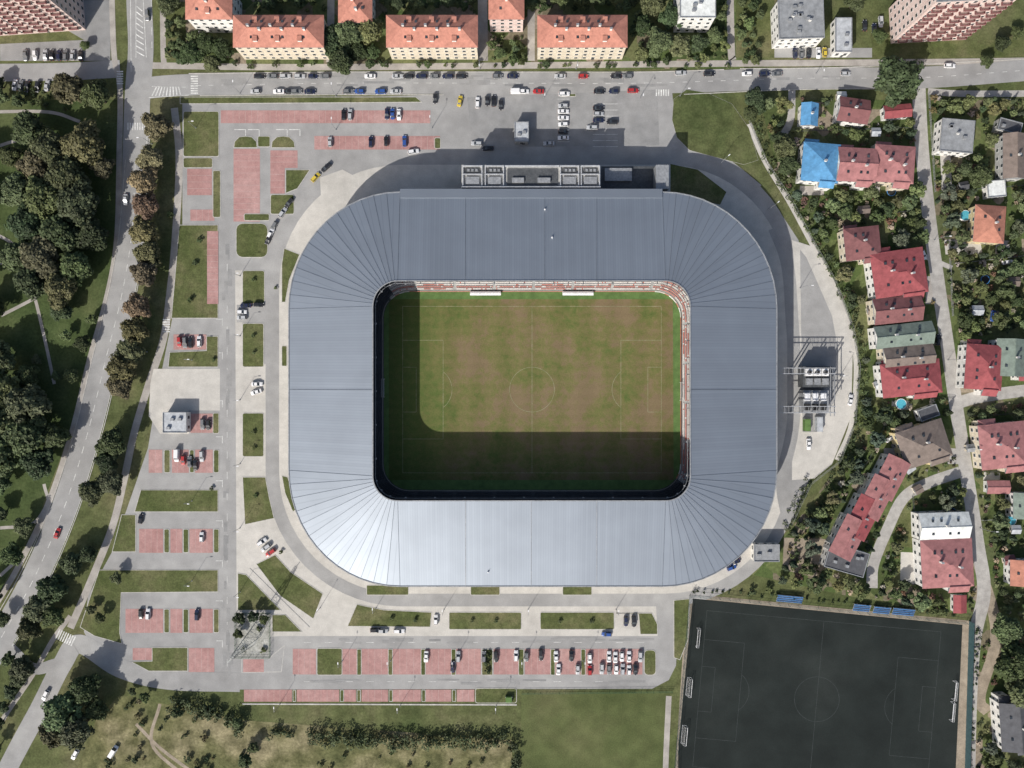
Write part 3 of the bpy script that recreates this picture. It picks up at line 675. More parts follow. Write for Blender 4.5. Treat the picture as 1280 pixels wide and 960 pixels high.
# ------------------------------------------------------------ houses
HB=[]
def roofpart(b,a,c,wh,rh,kind,o=.45,x0=0,y0=0,mi=0,mw=1):
    sw=c>a
    if sw: a,c=c,a
    def P(x,y,z): return (x0+y,y0-x,z) if sw else (x0+x,y0+y,z)
    A=a+o; C=c+o; zt=wh; t=.22
    if kind=='flat':
        ex,ey=(2*(c if sw else a)+.3),(2*(a if sw else c)+.3)
        b.box(x0,y0,wh,ex,ey,.35,mi)
        for sx,sy,lx,ly in ((0,-1,ex,.3),(0,1,ex,.3),(-1,0,.3,ey-.62),(1,0,.3,ey-.62)):
            b.box(x0+sx*(ex/2-.15),y0+sy*(ey/2-.15),wh+.35,lx,ly,.3,2)
        return
    if kind=='gable': r=A
    else: r=max(A-C,.05)
    z1=wh+rh
    e=[P(-A,-C,zt),P(A,-C,zt),P(A,C,zt),P(-A,C,zt)]; R0=P(-r,0,z1); R1=P(r,0,z1)
    b.quad(e[0],e[1],R1,R0,mi); b.quad(e[2],e[3],R0,R1,mi)
    if kind=='gable':
        b.tri(P(-a,-c,wh),P(-a,c,wh),P(-a,0,wh+rh*c/C-.05),mw); b.tri(P(a,c,wh),P(a,-c,wh),P(a,0,wh+rh*c/C-.05),mw)
    else:
        b.tri(e[3],e[0],R0,mi); b.tri(e[1],e[2],R1,mi)
    for i in range(4):
        j=(i+1)%4; p,q=e[i],e[j]
        if kind=='gable' and i in (1,3):
            Rr=R1 if i==1 else R0
            dn=lambda v:(v[0],v[1],v[2]-t)
            b.quad(p,Rr,dn(Rr),dn(p),2); b.quad(Rr,q,dn(q),dn(Rr),2)
        else: b.quad(q,p,(p[0],p[1],p[2]-t),(q[0],q[1],q[2]-t),2)
    b.quad(*[(v[0],v[1],v[2]-t) for v in (e[3],e[2],e[1],e[0])],2)
    b.beam((R0[0],R0[1],R0[2]+.03),(R1[0],R1[1],R1[2]+.03),.3,.15,mi)
def house(name,cx,cy,w,d,ang,wh,rh,kind,roof,wall='beige',chim=1,sky=0,storeys=None,wings=(),balc=False,dorm=0,base=False):
    hh=0 if base else wh
    c=W(cx,cy,hh); k=(H-hh)/H/S; a=w*k/2; e=d*k/2; rot=math.radians(ang)
    E=empty(name,(c.x,c.y,0),rot)
    n_=max(1,int(max(w,d)/max(6,min(w,d))*2))
    for i in range(n_+1):
        t=(i/n_-.5)*(max(w,d)-min(w,d)*.6)
        dx,dy=(t,0) if w>=d else (0,t); ca,sa=math.cos(-rot),math.sin(-rot)
        g=W(cx,cy,wh); HB.append((640+g.x*S+dx*ca-dy*sa,480-g.y*S+dx*sa+dy*ca,min(w,d)*.55+2)); BLK.append(HB[-1])
        HB.append((cx+dx*ca-dy*sa,cy+dx*sa+dy*ca,min(w,d)*.55+1)); BLK.append(HB[-1])
    st=storeys or max(1,round(wh/3))
    wl=B(); rf=B(); wn=B()
    parts=[(0,0,a,e,wh,rh,kind)]+[(x,y,pa,pe,pw,pr,pk) for x,y,pa,pe,pw,pr,pk in wings]
    for pi,(x,y,pa,pe,pw,pr,pk) in enumerate(parts):
        wl.quad((x-pa,y-pe,0),(x+pa,y-pe,0),(x+pa,y-pe,pw),(x-pa,y-pe,pw)); wl.quad((x+pa,y-pe,0),(x+pa,y+pe,0),(x+pa,y+pe,pw),(x+pa,y-pe,pw))
        wl.quad((x+pa,y+pe,0),(x-pa,y+pe,0),(x-pa,y+pe,pw),(x+pa,y+pe,pw)); wl.quad((x-pa,y+pe,0),(x-pa,y-pe,0),(x-pa,y-pe,pw),(x-pa,y+pe,pw))
        roofpart(rf,pa,pe,pw,pr,pk,.45,x,y)
        s_=max(1,round(pw/(wh/st)))
        fh=pw/s_
        for f in range(s_):
            z=f*fh+fh*.32
            for (L_,fx) in ((pa,0),(pe,1)):
                cnt=max(1,int(2*L_/3.2))
                for q in range(cnt):
                    t=-L_+2*L_*(q+.5)/cnt
                    for sg in (-1,1):
                        if fx==0: 
                            wn.box(x+t,y+sg*(pe+.02),z,1.5,.06,fh*.48,1); wn.box(x+t,y+sg*(pe+.06),z+.1,1.25,.05,fh*.48-.2,0)
                        else: 
                            wn.box(x+sg*(pa+.02),y+t,z,.06,1.5,fh*.48,1); wn.box(x+sg*(pa+.06),y+t,z+.1,.05,1.25,fh*.48-.2,0)
    if balc:
        for f in range(1,st):
            z=f*wh/st; cnt=int(2*a/6)
            for q in range(cnt):
                t=-a+2*a*(q+.5)/cnt; wl.box(t,-e-.7,z,3.6,1.3,.15,0); wl.box(t,-e-1.3,z+.15,3.6,.1,1.0,1); wl.box(t-1.75,-e-.7,z+.15,.1,1.1,1.0,1); wl.box(t+1.75,-e-.7,z+.15,.1,1.1,1.0,1)
    wn.box(a*.3,-e-.03,0,1.1,.08,2.1,2)
    wl.obj('walls',[WALL[wall],T['dred'] if balc else WALL['white']],E)
    rf.obj('roof',[T[roof],WALL[wall],m_grey],E); wn.obj('windows_and_door',[m_glass,m_frame,m_dgrey],E)
    ch=B()
    for i in range(chim):
        t=(i+.5)/chim*2-1; sx,sy=(t*a*.75,e*.12*(-1)**i) if a>=e else (a*.12*(-1)**i,t*e*.75)
        ch.box(sx,sy,wh+.2,.9,.6,rh+.9 if kind!='flat' else 1.5,0); ch.box(sx,sy,wh+.2+(rh+.9 if kind!='flat' else 1.5),1.05,.75,.12,1)
    if kind!='flat':
        A,C=(a,e) if a>=e else (e,a)
        for i in range(sky):
            t=((i+.5)/sky*2-1)*A*.7; 
            for sg in (-1,1):
                if (i+sg)%3==0: continue
                y=sg*C*.5; z=wh+rh*.55
                p=(t,y) if a>=e else (y,-t)
                ch.box(p[0],p[1],z-.15,.9,1.1,.35,2)
        for i in range(dorm):
            t=((i+.5)/dorm*2-1)*a*.75
            for sg in (-1,1):
                ch.box(t,sg*e*.62,wh+.2,1.6,1.8,rh*.62,0); ch.box(t,sg*e*.62,wh+.2+rh*.62,1.9,2.1,.15,3)
    else:
        for i in range(sky): ch.box(random.uniform(-.7,.7)*a,random.uniform(-.7,.7)*e,wh+.35,1.4,1.1,.9,1)
    if ch.v: ch.obj('chimneys_and_skylights',[WALL['white'],m_grey,m_glass,T[roof]],E)
    return E
for cx,w in ((348,111),(540,112),(728,110)): house('apartment_block',cx,39,w,38,0,12.5,3.2,'hip','orange','beige',6,6,4,dorm=3)
house('apartment_block',261,4,56,38,0,12.5,3.2,'hip','orange','white',3,3,4,dorm=1)
house('apartment_block',444,4,40,46,0,10,3,'hip','orange','white',3,2,3); house('apartment_block',633,2,42,42,0,12,3,'hip','orange','pink',3,2,4)
house('office_building',872,-3,44,50,0,13,0,'flat','white','white',2,5,4)
house('office_building',1001,24,56,48,2,9,0,'flat','grey','white',2,9,3); house('garage_building',1054,44,20,42,0,5,0,'flat','lgrey','white',0,2,1)
house('tower_block',40,22,132,40,4,34,0,'flat','grey','pink',2,6,11,balc=True,base=True)
house('tower_block',1158,30,92,44,3,35,0,'flat','grey','pink',2,6,11,balc=True,base=True)
house('tower_block',90,-110,60,40,0,34,0,'flat','grey','white',2,6,11,balc=True,base=True)
HS=[(1012,143,19,26,-3,5,1.5,'gable','blue','white',1,0),(1026,203,44,46,-5,7,2.5,'hip','blue','white',1,0),(1071,206,46,40,-3,7.5,2.5,'gable','pink','white',2,4),(1118,205,48,44,-4,7.5,2.6,'hip','pink','beige',2,4),
(1067,138,36,28,-8,6,2,'gable','dred','white',1,2),(1122,139,32,14,5,4,1,'gable','red','white',0,0),(1196,170,40,40,-5,6,0,'flat','grey','white',1,3),(1245,236,22,20,5,3.5,0,'flat','white','white',0,0),
(1237,280,36,44,-4,6,3,'hip','brick','yellow',1,2),(1268,195,26,54,0,6,2,'gable','brown','grey',1,1),(1262,158,28,14,-15,4,0,'flat','dark','grey',0,1),
(1078,304,42,38,6,7,2.5,'hip','dred','beige',1,3),(1124,341,64,54,8,7.5,2.8,'hip','red','white',2,5),(1122,387,58,30,6,7,2.4,'gable','dred','beige',2,4),(1130,419,70,26,6,7,2.2,'gable','green','white',2,4),
(1136,447,60,28,5,7,2.2,'gable','brown','beige',2,4),(1139,473,72,40,6,7.2,2.6,'hip','red','white',2,4),(1230,459,44,54,-4,7,2.8,'hip','red','white',1,4),(1264,447,34,44,-2,6.8,2.6,'gable','green','white',1,3),
(1290,455,30,40,0,6,2,'gable','red','white',1,3),(1155,555,58,46,18,6.5,3.2,'hip','brown','yellow',1,3),(1254,557,56,54,6,6.8,2.8,'hip','pink','beige',2,5),
(1180,658,60,32,2,7,2.3,'gable','white','white',1,4),(1184,704,62,58,3,7.2,2.8,'hip','pink','white',2,5),(1248,609,26,14,0,3.2,.8,'gable','pink','white',0,0),(1278,716,28,30,0,5,2,'gable','brick','white',1,1),
(1272,908,40,58,4,7,2.5,'gable','dark','white',1,3),(958,691,31,21,0,4,0,'flat','grey','white',0,2),(1160,516,24,14,20,3.5,0,'flat','dark','white',0,0),(1278,632,20,30,0,6,2,'gable','green','white',1,1),(1200,755,14,20,0,3,.8,'gable','red','white',0,0)]
for h in HS:
    cx,cy,w,d,ang,wh,rh,kind,roof,wall,ch,sky=h
    k=1/S; wings=[]
    if kind!='flat' and min(w,d)>36:
        wings=[(w*k*.22,-d*k*.5,w*k*.18,d*k*.12,wh*.86,1.6,'gable'),(-w*k*.26,d*k*.5,w*k*.17,d*k*.10,wh*.8,1.5,'hip')]
    house('detached_house' if min(w,d)>20 else 'garden_shed',cx,cy,w,d,ang,wh,rh,kind,roof,wall,ch,sky,None,wings)
for i,(t,col) in enumerate(((0,'pink'),(1,'pink'),(2,'red'),(3,'pink'))):
    cx=1113-18*t*.96; cy=597+25*t
    house('terraced_house',cx,cy,28,50,-27,7.3+.3*(i%2),2.0,'gable',col,'white',1,2)
house('terraced_house',1058,700,50,30,-16,5.5,0,'flat','dark','white',1,4)
house('gatehouse',219,528,29,25,0,4,0,'flat','lgrey','white',0,3,1); house('ticket_kiosk',652,165,17,24,0,4,0,'flat','lgrey','grey',0,2,1)
house('detached_house',1330,300,50,50,0,7,2.5,'hip','red','white',1,2); house('detached_house',1340,560,50,50,0,7,2.5,'hip','brown','white',1,2); house('detached_house',1330,790,50,50,10,7,2.5,'hip','orange','white',1,2)
for x,y,a_,r_ in ((1205,232,10,'dark'),(1268,352,0,'brown'),(1100,480,20,'lgrey'),(1090,388,8,'brown'),(1215,560,5,'grey'),(1270,662,0,'lgrey'),(1148,612,30,'brown'),(1222,388,0,'lgrey'),(1052,120,0,'white'),(1137,585,35,'lgrey'),(1262,700,10,'dred'),(1095,165,0,'lgrey'),(1080,262,5,'brown')):
    house('garden_shed',x,y,random.uniform(8,12),random.uniform(7,10),a_,2.4,.8,'gable',r_,'beige',0,0)
def trampoline(x,y):
    b=B(); N_=20; r=1.9
    for k in range(N_):
        t=2*math.pi*k/N_; t2=2*math.pi*(k+1)/N_
        b.quad((math.cos(t)*r,math.sin(t)*r,.85),(math.cos(t2)*r,math.sin(t2)*r,.85),(math.cos(t2)*r*.84,math.sin(t2)*r*.84,.87),(math.cos(t)*r*.84,math.sin(t)*r*.84,.87),0)
        b.tri((0,0,.8),(math.cos(t)*r*.84,math.sin(t)*r*.84,.86),(math.cos(t2)*r*.84,math.sin(t2)*r*.84,.86),1)
        if k%4==0: b.tube((math.cos(t)*r,math.sin(t)*r,0),(math.cos(t)*r,math.sin(t)*r,2.4),.04,.04,6,2)
    p=W(x,y); b.obj('trampoline',[m_blue,m_black,m_wire],None,(p.x,p.y,.02))
def pool(x,y):
    b=B(); N_=24; r=2.2
    for k in range(N_):
        t=2*math.pi*k/N_; t2=2*math.pi*(k+1)/N_
        b.quad((math.cos(t)*r,math.sin(t)*r,0),(math.cos(t2)*r,math.sin(t2)*r,0),(math.cos(t2)*r,math.sin(t2)*r,1),(math.cos(t)*r,math.sin(t)*r,1),0)
        b.quad((math.cos(t)*r,math.sin(t)*r,1),(math.cos(t2)*r,math.sin(t2)*r,1),(math.cos(t2)*r*.92,math.sin(t2)*r*.92,1),(math.cos(t)*r*.92,math.sin(t)*r*.92,1),0)
        b.tri((0,0,.9),(math.cos(t)*r*.93,math.sin(t)*r*.93,.9),(math.cos(t2)*r*.93,math.sin(t2)*r*.93,.9),1)
    p=W(x,y); b.obj('garden_pool',[m_white,m_water],None,(p.x,p.y,.02))
trampoline(1113,240); trampoline(1230,350); trampoline(1188,640); pool(1205,270); pool(1262,650); pool(1125,505)
for x,y in ((1113,240),(1230,350),(1188,640),(1205,270),(1262,650),(1125,505)): BLK.append((x,y,7))
# ------------------------------------------------------------ plant on the east side
def plant():
    b=B()
    def bx2(x0,y0,x1,y1,h0,h1,mi):
        a=W(x0,y0,h1); c=W(x1,y1,h1); b.box((a.x+c.x)/2,(a.y+c.y)/2,h0,abs(c.x-a.x),abs(c.y-a.y),h1-h0,mi)
    bx2(1004,458,1040,484,0,6,0); bx2(1004,488,1036,516,0,5,1)
    for x in (1008,1018,1028): 
        bx2(x,461,x+8,470,6,8,2); p=W(x+4,465.5,8.3); b.tube((p.x,p.y,8.0),(p.x,p.y,8.5),.9,.9,12,3)
        bx2(x,473,x+8,481,6,7.4,1)
    for x in (1006,1016,1026): bx2(x,491,x+7,501,5,6.5,2); bx2(x,505,x+7,513,5,6,3)
    for y0 in (460,467,508,516):
        a=W(975,y0,11); c=W(1044,y0,11); b.beam(a,c,.22,.35,4)
        for i in range(12):
            p=a+(c-a)*i/12; q=a+(c-a)*(i+.5)/12; b.beam(p,q+Vector((0,0,-1.2)),.1,.1,4)
        for xx in (1000,1022,1044): p=W(xx,y0,11); b.box(p.x,p.y,0,.4,.4,11,4)
    for y0 in (460,508):
        for i in range(14):
            x=976+i*5; b.beam(W(x,y0,11.1),W(x,y0+8,11.1),.1,.1,4)
    for x in (1038,1043): b.beam(W(x,458,9),W(x,520,9),.25,.3,1)
    b.obj('ventilation_plant',[m_dgrey,m_grey,m_white,m_black,m_lgm])
plant()
def container(px,py,ang,L_,w,h,mat,name='storage_container'):
    b=B(); b.box(0,0,0,L_,w,h,0)
    for i in range(int(L_/.5)): x=-L_/2+.25+i*.5; b.box(x,w/2+.03,.1,.2,.06,h-.2,0); b.box(x,-w/2-.03,.1,.2,.06,h-.2,0)
    for sx in (-1,1):
        for sy in (-1,1): b.box(sx*L_/2,sy*w/2,0,.2,.2,h+.05,1)
    b.box(0,0,h,L_*.92,w*.85,.06,0); b.box(L_/2+.03,0,.2,.05,w*.85,h-.4,1)
    p=W(px,py); p.z=.1; b.obj(name,[mat,m_grey],None,p,math.radians(ang))
container(1007,531,90,5,2.4,2.4,m_turf); container(1022,530,90,6,2.4,2.5,T['lgrey']); container(636,873,0,2.6,2.2,1.6,m_turf,'waste_container'); container(1006,510,90,4,2.2,2.4,T['grey'])
# ------------------------------------------------------------ trees
def leafmesh(name,clumps,per,size,bias,trunk=None,seed=0,flat=.75):
    rnd=random.Random(seed); b=B(); shade=[]
    if trunk: trunk(b,rnd)
    shade=[.5]*len(b.f)
    for (cx,cy,cz,cr) in clumps:
        base=rnd.uniform(.15,.85)
        for k in range(per):
            while True:
                x,y,z=rnd.uniform(-1,1),rnd.uniform(-1,1),rnd.uniform(-1,1)
                r2=x*x+y*y+z*z
                if .15<r2<1: break
            p=Vector((cx+x*cr,cy+y*cr,cz+z*cr*flat))
            nn=Vector((x,y,z+.6)).normalized()+Vector((rnd.uniform(-.6,.6),rnd.uniform(-.6,.6),rnd.uniform(-.6,.6))); nn.normalize()
            a=nn.orthogonal().normalized(); 
            a=Matrix.Rotation(rnd.uniform(0,6.28),3,nn)@a; c=nn.cross(a)
            s_=size*rnd.uniform(.6,1.3)
            b.quad(p-a*s_-c*s_*.6,p+a*s_*.2-c*s_*.9,p+a*s_+c*s_*.5,p-a*s_*.3+c*s_*.9,1)
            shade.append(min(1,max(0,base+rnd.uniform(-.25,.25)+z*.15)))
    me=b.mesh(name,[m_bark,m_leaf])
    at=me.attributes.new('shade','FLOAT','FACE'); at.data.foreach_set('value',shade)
    return me
def decid(name,R,Ht,nc,per,size,seed,tall=1.0):
    rnd=random.Random(seed); cl=[]
    cz=Ht-R*.75*tall
    p1,p2,a1=rnd.uniform(0,6.28),rnd.uniform(0,6.28),rnd.uniform(.10,.22)
    for i in range(nc):
        t=rnd.uniform(0,6.28); u=rnd.uniform(-.35,1); rad=(rnd.uniform(.45,1))**.6
        prof=math.sqrt(max(0,1-u*u))
        k=.82+a1*math.sin(t*3+p1)+.12*math.sin(t*5+p2)
        cr=R*rnd.uniform(.17,.32)
        cl.append((math.cos(t)*prof*rad*R*k,math.sin(t)*prof*rad*R*k,cz+u*R*.7*tall*(.5+.5*rad),cr))
    def trunk(b,r):
        tr=R*.06+.08
        b.tube((0,0,-.1),(0,0,cz*.55),tr*1.3,tr,8,0); b.tube((0,0,cz*.55),(R*.05,0,cz+R*.3),tr,tr*.4,8,0)
        for k in range(6):
            a=k*1.05+r.uniform(-.3,.3); z0=cz*r.uniform(.45,.75); b.tube((0,0,z0),(math.cos(a)*R*.6,math.sin(a)*R*.6,z0+R*.6),tr*.55,tr*.15,6,0)
    return leafmesh(name,cl,per,size,0,trunk,seed)
def conif(name,R,Ht,seed):
    rnd=random.Random(seed); cl=[]
    for i in range(14):
        z=Ht*(.12+.86*i/14); r=R*(1-i/14.5); m_=max(1,int(7*(1-i/15)))
        for k in range(m_):
            a=k*6.28/m_+i*.7+rnd.uniform(-.2,.2); cl.append((math.cos(a)*r*.7,math.sin(a)*r*.7,z,max(.3,r*.42)))
    def trunk(b,r):
        b.tube((0,0,-.1),(0,0,Ht*.96),.2,.04,8,0)
        for k in range(8):
            a=k*2.4; z0=Ht*(.15+.08*k); rr_=R*(1-z0/Ht)*.8; b.tube((0,0,z0),(math.cos(a)*rr_,math.sin(a)*rr_,z0-.1),.06,.02,5,0)
    return leafmesh(name,cl,34,.28,0,trunk,seed,.45)
BIG=[decid('tree_crown_big',5.5,11,100,60,.38,s) for s in (1,2,3,4,5)]
MID=[decid('tree_crown_mid',3.5,7.5,55,45,.33,s) for s in (11,12,13,14)]
TALL=[decid('tree_crown_tall',2.6,8.5,50,40,.28,s,1.6) for s in (21,22)]
SHR=[decid('shrub_crown',1.5,2.0,16,32,.2,s,.8) for s in (31,32,33)]
CON=[conif('conifer_crown',2.0,7.5,41),conif('conifer_crown',1.5,6,42)]
def tree(name,ms,px,py,r,R0,col,hs=1.0):
    me=random.choice(ms); o=bpy.data.objects.new(name,me); COL.objects.link(o)
    p=W(px,py); s_=r/R0; o.location=(p.x,p.y,0); o.scale=(s_,s_*random.uniform(.9,1.1),s_*hs*random.uniform(.9,1.1)); o.rotation_euler=(0,0,random.uniform(0,6.28))
    v=random.uniform(.82,1.2); o.color=(col[0]*v*random.uniform(.9,1.12),col[1]*v,col[2]*v*random.uniform(.85,1.15),1); return o
GD=(.040,.057,.024); GM=(.060,.080,.033); GL=(.092,.114,.047); YB=(.120,.104,.052); BR=(.128,.096,.057); GG=(.06,.077,.048)
def inpoly(x,y,P):
    r=False; j=len(P)-1
    for i in range(len(P)):
        if (P[i][1]>y)!=(P[j][1]>y) and x<(P[j][0]-P[i][0])*(y-P[i][1])/(P[j][1]-P[i][1])+P[i][0]: r=not r
        j=i
    return r
PLACED=[]
def scatter(poly,n,kind,rmin,rmax,cols,sep=.8,name=None,avoid=True):
    x0=min(p[0] for p in poly);x1=max(p[0] for p in poly);y0=min(p[1] for p in poly);y1=max(p[1] for p in poly); c=0;tr=0
    while c<n and tr<n*25:
        tr+=1; x=random.uniform(x0,x1); y=random.uniform(y0,y1); r=random.uniform(rmin,rmax); rp=r*S
        if not inpoly(x,y,poly): continue
        if avoid and any((x-a)**2+(y-b_)**2<(q+rp*.75)**2 for a,b_,q in BLK): continue
        if any((x-a)**2+(y-b_)**2<((q+rp)*sep)**2 for a,b_,q in PLACED): continue
        PLACED.append((x,y,rp)); c+=1
        ms,R0,nm={'big':(BIG,5.5,'deciduous_tree'),'mid':(MID,3.5,'deciduous_tree'),'tall':(TALL,2.6,'poplar_tree'),'shrub':(SHR,1.5,'garden_shrub'),'con':(CON,2.0,'conifer_tree')}[kind]
        tree(name or nm,ms,x,y,r,R0,random.choice(cols))
def tl(lst,kind,cols,name='deciduous_tree'):
    ms,R0={'big':(BIG,5.5),'mid':(MID,3.5),'tall':(TALL,2.6),'shrub':(SHR,1.5),'con':(CON,2.0)}[kind]
    for x,y,r in lst: tree(name,ms,x,y,r/S,R0,random.choice(cols)); PLACED.append((x,y,r))
tl([(204,165,17),(197,205,16),(190,232,17),(192,262,17),(188,292,17),(194,320,16),(190,345,15),(182,385,16),(178,415,17),(172,440,17),(163,462,18),(160,482,15)],'big',[YB,BR,YB,(.09,.088,.038)],'avenue_tree')
tl([(152,552,17),(143,575,14),(148,600,15),(125,612,16),(100,700,14),(118,690,11),(78,730,17),(60,755,17),(48,780,14),(75,765,14),(40,828,14),(120,850,18),(95,880,24),(110,900,22),(82,905,18),(130,880,14),(30,845,10)],'big',[GM,(.07,.074,.036),GD],'avenue_tree')
tl([(98,120,19),(132,128,18),(110,60,6),(52,170,20),(80,195,22),(120,190,24),(60,215,20),(100,228,24),(138,215,14),(40,245,22),(75,255,24),(115,262,25),(50,285,22),(92,295,24),(128,300,18),(70,325,24),(110,338,20),(35,325,19),(55,355,20),(92,365,20),(85,390,13),(22,200,14)],'big',[GD,GM,(.052,.063,.028),(.075,.070,.036)])
tl([(15,450,20),(45,470,15),(20,490,24),(55,505,25),(15,525,26),(50,540,26),(80,545,16),(20,565,24),(60,575,20),(10,600,14),(0,385,16),(8,640,10),(25,690,14),(0,740,14),(12,770,9),(40,655,12),(50,450,6),(110,430,10),(95,470,9)],'big',[GD,GM,(.066,.083,.038)])
scatter([(-150,150),(-5,150),(-5,420),(-60,700),(-200,700)],60,'big',4,7,[GD,GM],.8)
tl([(88,420,7),(75,470,6),(120,400,7),(130,770,7),(118,760,6),(150,720,7)],'mid',[GM,GL])
tl([(5,110,10),(10,125,8),(30,130,8),(18,820,9),(20,860,9),(10,880,8),(5,900,8),(2,930,8)],'mid',[GM,GD])
tl([(245,75,14),(265,62,14),(285,68,13),(270,85,11),(415,60,18),(440,50,19),(465,48,17),(430,85,16),(450,70,12),(468,70,9),(700,2,14),(745,0,13),(665,10,8),(812,15,14),(800,40,13),(820,62,17),(845,65,14),(835,30,14),(870,60,11),(890,50,10),(215,12,12),(500,8,8),(560,6,9),(800,72,9),(1062,10,12),(1095,50,9),(1245,60,9),(1265,45,8),(625,70,8)],'big',[GD,GM,(.075,.088,.038)])
scatter([(208,0),(950,0),(950,84),(208,84)],70,'mid',1.3,2.8,[GM,GL,GD],.85)
scatter([(208,5),(950,5),(950,84),(208,84)],90,'shrub',.7,1.6,[GM,GL,GD],.85)
scatter([(0,110),(145,115),(145,135),(0,140)],12,'shrub',.8,1.6,[GM,GD],.85)
scatter([(-200,-160),(1500,-160),(1500,-20),(-200,-20)],90,'big',4,6,[GD,GM],1.0)
tl([(1107,112,27),(938,128,12),(935,145,10),(945,138,9),(1172,180,7),(1215,225,14),(1200,215,9),(975,190,14),(970,178,9),(980,210,12),(1250,820,22),(1245,780,18),(1262,850,22),(1272,820,16),(1228,80,8)],'big',[GM,(.07,.088,.036),GD])
gar=[(955,125),(1290,118),(1290,1000),(1215,1000),(1222,770),(1140,755),(1052,738),(975,725),(992,660),(1040,600),(1078,520),(1080,440),(1055,360),(1010,285),(968,215)]
scatter(gar,120,'mid',1.8,3.6,[GM,GL,GL,GD,(.105,.108,.047),GG],.8)
scatter(gar,60,'con',1.0,1.9,[(.034,.052,.028),(.045,.063,.034),(.055,.072,.042)],.8)
scatter(gar,60,'tall',1.2,2.2,[GM,GL,GD],.8)
scatter(gar,650,'shrub',.5,1.7,[GM,GL,GL,GD,YB,(.12,.138,.058),(.13,.08,.058),(.3,.26,.21)],.75)
scatter([(1290,110),(1480,110),(1480,1050),(1290,1050)],110,'mid',2,4,[GM,GL,GD],.9)
def hedge(pts,w,h,col,dens=9,name='hedge',size=.28,sm=True):
    P=[W(x,y) for x,y in (smooth(pts) if sm else pts)]; rnd=random.Random(int(pts[0][0])); cl=[]
    for a,c in zip(P[:-1],P[1:]):
        L_=(c-a).length; k=max(1,int(L_*w/3.0))
        for i in range(k):
            p=a.lerp(c,rnd.random()); d=(c-a).normalized(); nn=Vector((-d.y,d.x,0)); q=p+nn*rnd.uniform(-.5,.5)*w; rr_=rnd.uniform(.7,1.3)*min(h,w)*.42
            cl.append((q.x,q.y,max(.4,h*rnd.uniform(.35,1)-rr_*.5),rr_))
    me=leafmesh(name,cl,int(dens*3),size,0,None,5); o=bpy.data.objects.new(name,me); COL.objects.link(o); o.color=(*col,1); return o
hedge([(942,150),(962,205),(990,252),(1018,302),(1046,352),(1068,408),(1077,460),(1071,530),(1052,578),(1030,610)],3.2,2.6,GM)
hedge([(1010,598),(990,640),(982,668)],3.5,2.2,GM)
HD=(.046,.060,.026)
hedge([(215,878),(250,884),(290,898),(306,912)],5.0,4.2,HD,12,size=.36); hedge([(338,916),(366,916)],4.5,3.4,HD,12,size=.36)
hedge([(388,920),(470,924),(560,925),(636,922)],4.6,4.6,HD,12,size=.36); hedge([(641,922),(642,950),(645,1020)],3.6,4.4,HD,12,size=.36)
hedge([(862,738),(930,742),(1052,752),(1205,770)],1.4,1.4,GD,8); hedge([(1222,780),(1214,870),(1208,1000)],1.8,2.4,GD,8)
scatter([(160,870),(300,895),(320,990),(120,990)],40,'shrub',.6,1.8,[GM,GD,YB],.9,'meadow_shrub')
scatter([(300,935),(630,938),(620,990),(300,990)],30,'shrub',.5,1.3,[GM,GL,YB],.9,'meadow_shrub')
tl([(168,862,5),(185,868,6),(225,886,7),(262,884,6),(310,945,9),(300,900,7),(320,930,7),(250,960,6)],'mid',[GM,GD])
tl([(268,450,3),(265,610,3),(352,690,3),(250,300,4),(245,330,4),(240,375,4),(215,270,5),(345,360,2.5),(318,350,3),(318,420,3),(318,440,3),(318,540,3),(318,560,3),(320,620,3),(490,772,3),(520,774,3),(590,776,3),(620,776,3),(700,776,3),(740,776,3),(960,735,5),(938,738,5),(1010,735,5),(1000,655,7),(1012,640,7),(1018,660,6),(1030,628,6)],'shrub',[GM,GL],'young_tree')
tl([(610,818,4),(608,828,4),(610,838,4)],'shrub',[GD,GM],'garden_shrub'); tl([(302,770,7),(320,768,7),(300,790,6),(332,772,6)],'mid',[GD,GM])
sheet('gravel_compound',[(296,767),(337,767),(337,820),(296,820)],m_gravel,.15)
fence('compound_fence',[(295,766),(338,766),(338,821),(295,821),(295,766)],2,m_fgreen)
def mast(px,py,h):
    b=B(); w0,w1=2.4,.5
    cs=[(-1,-1),(1,-1),(1,1),(-1,1)]
    for x,y in cs: b.beam((x*w0,y*w0,0),(x*w1,y*w1,h),.16,.16)
    for k in range(9):
        t0,t1=k/9,(k+1)/9; a=w0+(w1-w0)*t0; c=w0+(w1-w0)*t1
        for i in range(4):
            p=cs[i];q=cs[(i+1)%4]; b.beam((p[0]*a,p[1]*a,h*t0),(q[0]*c,q[1]*c,h*t1),.09,.09); b.beam((p[0]*c,p[1]*c,h*t1),(q[0]*c,q[1]*c,h*t1),.09,.09)
    for z,l in ((h*.75,5),(h*.88,4),(h*.99,3)): b.beam((-l,0,z),(l,0,z),.25,.3); b.beam((-l,0,z),(0,0,z+1),.1,.1); b.beam((l,0,z),(0,0,z+1),.1,.1)
    p=W(px,py); b.obj('lattice_pylon',[m_wire],None,(p.x,p.y,.15),.9)
mast(316,796,24)
tl([(303,775,5),(330,812,4),(305,812,4),(325,785,4)],'shrub',[GL,GM],'garden_shrub')
fence('perimeter_fence',[(936,152),(957,203),(989,252),(1014,300),(1043,352),(1065,410),(1073,460),(1067,530),(1048,577),(1012,605),(988,655)],2.2,m_wire)
fence('perimeter_fence',[(652,866),(840,864)],1.8,m_fgreen)
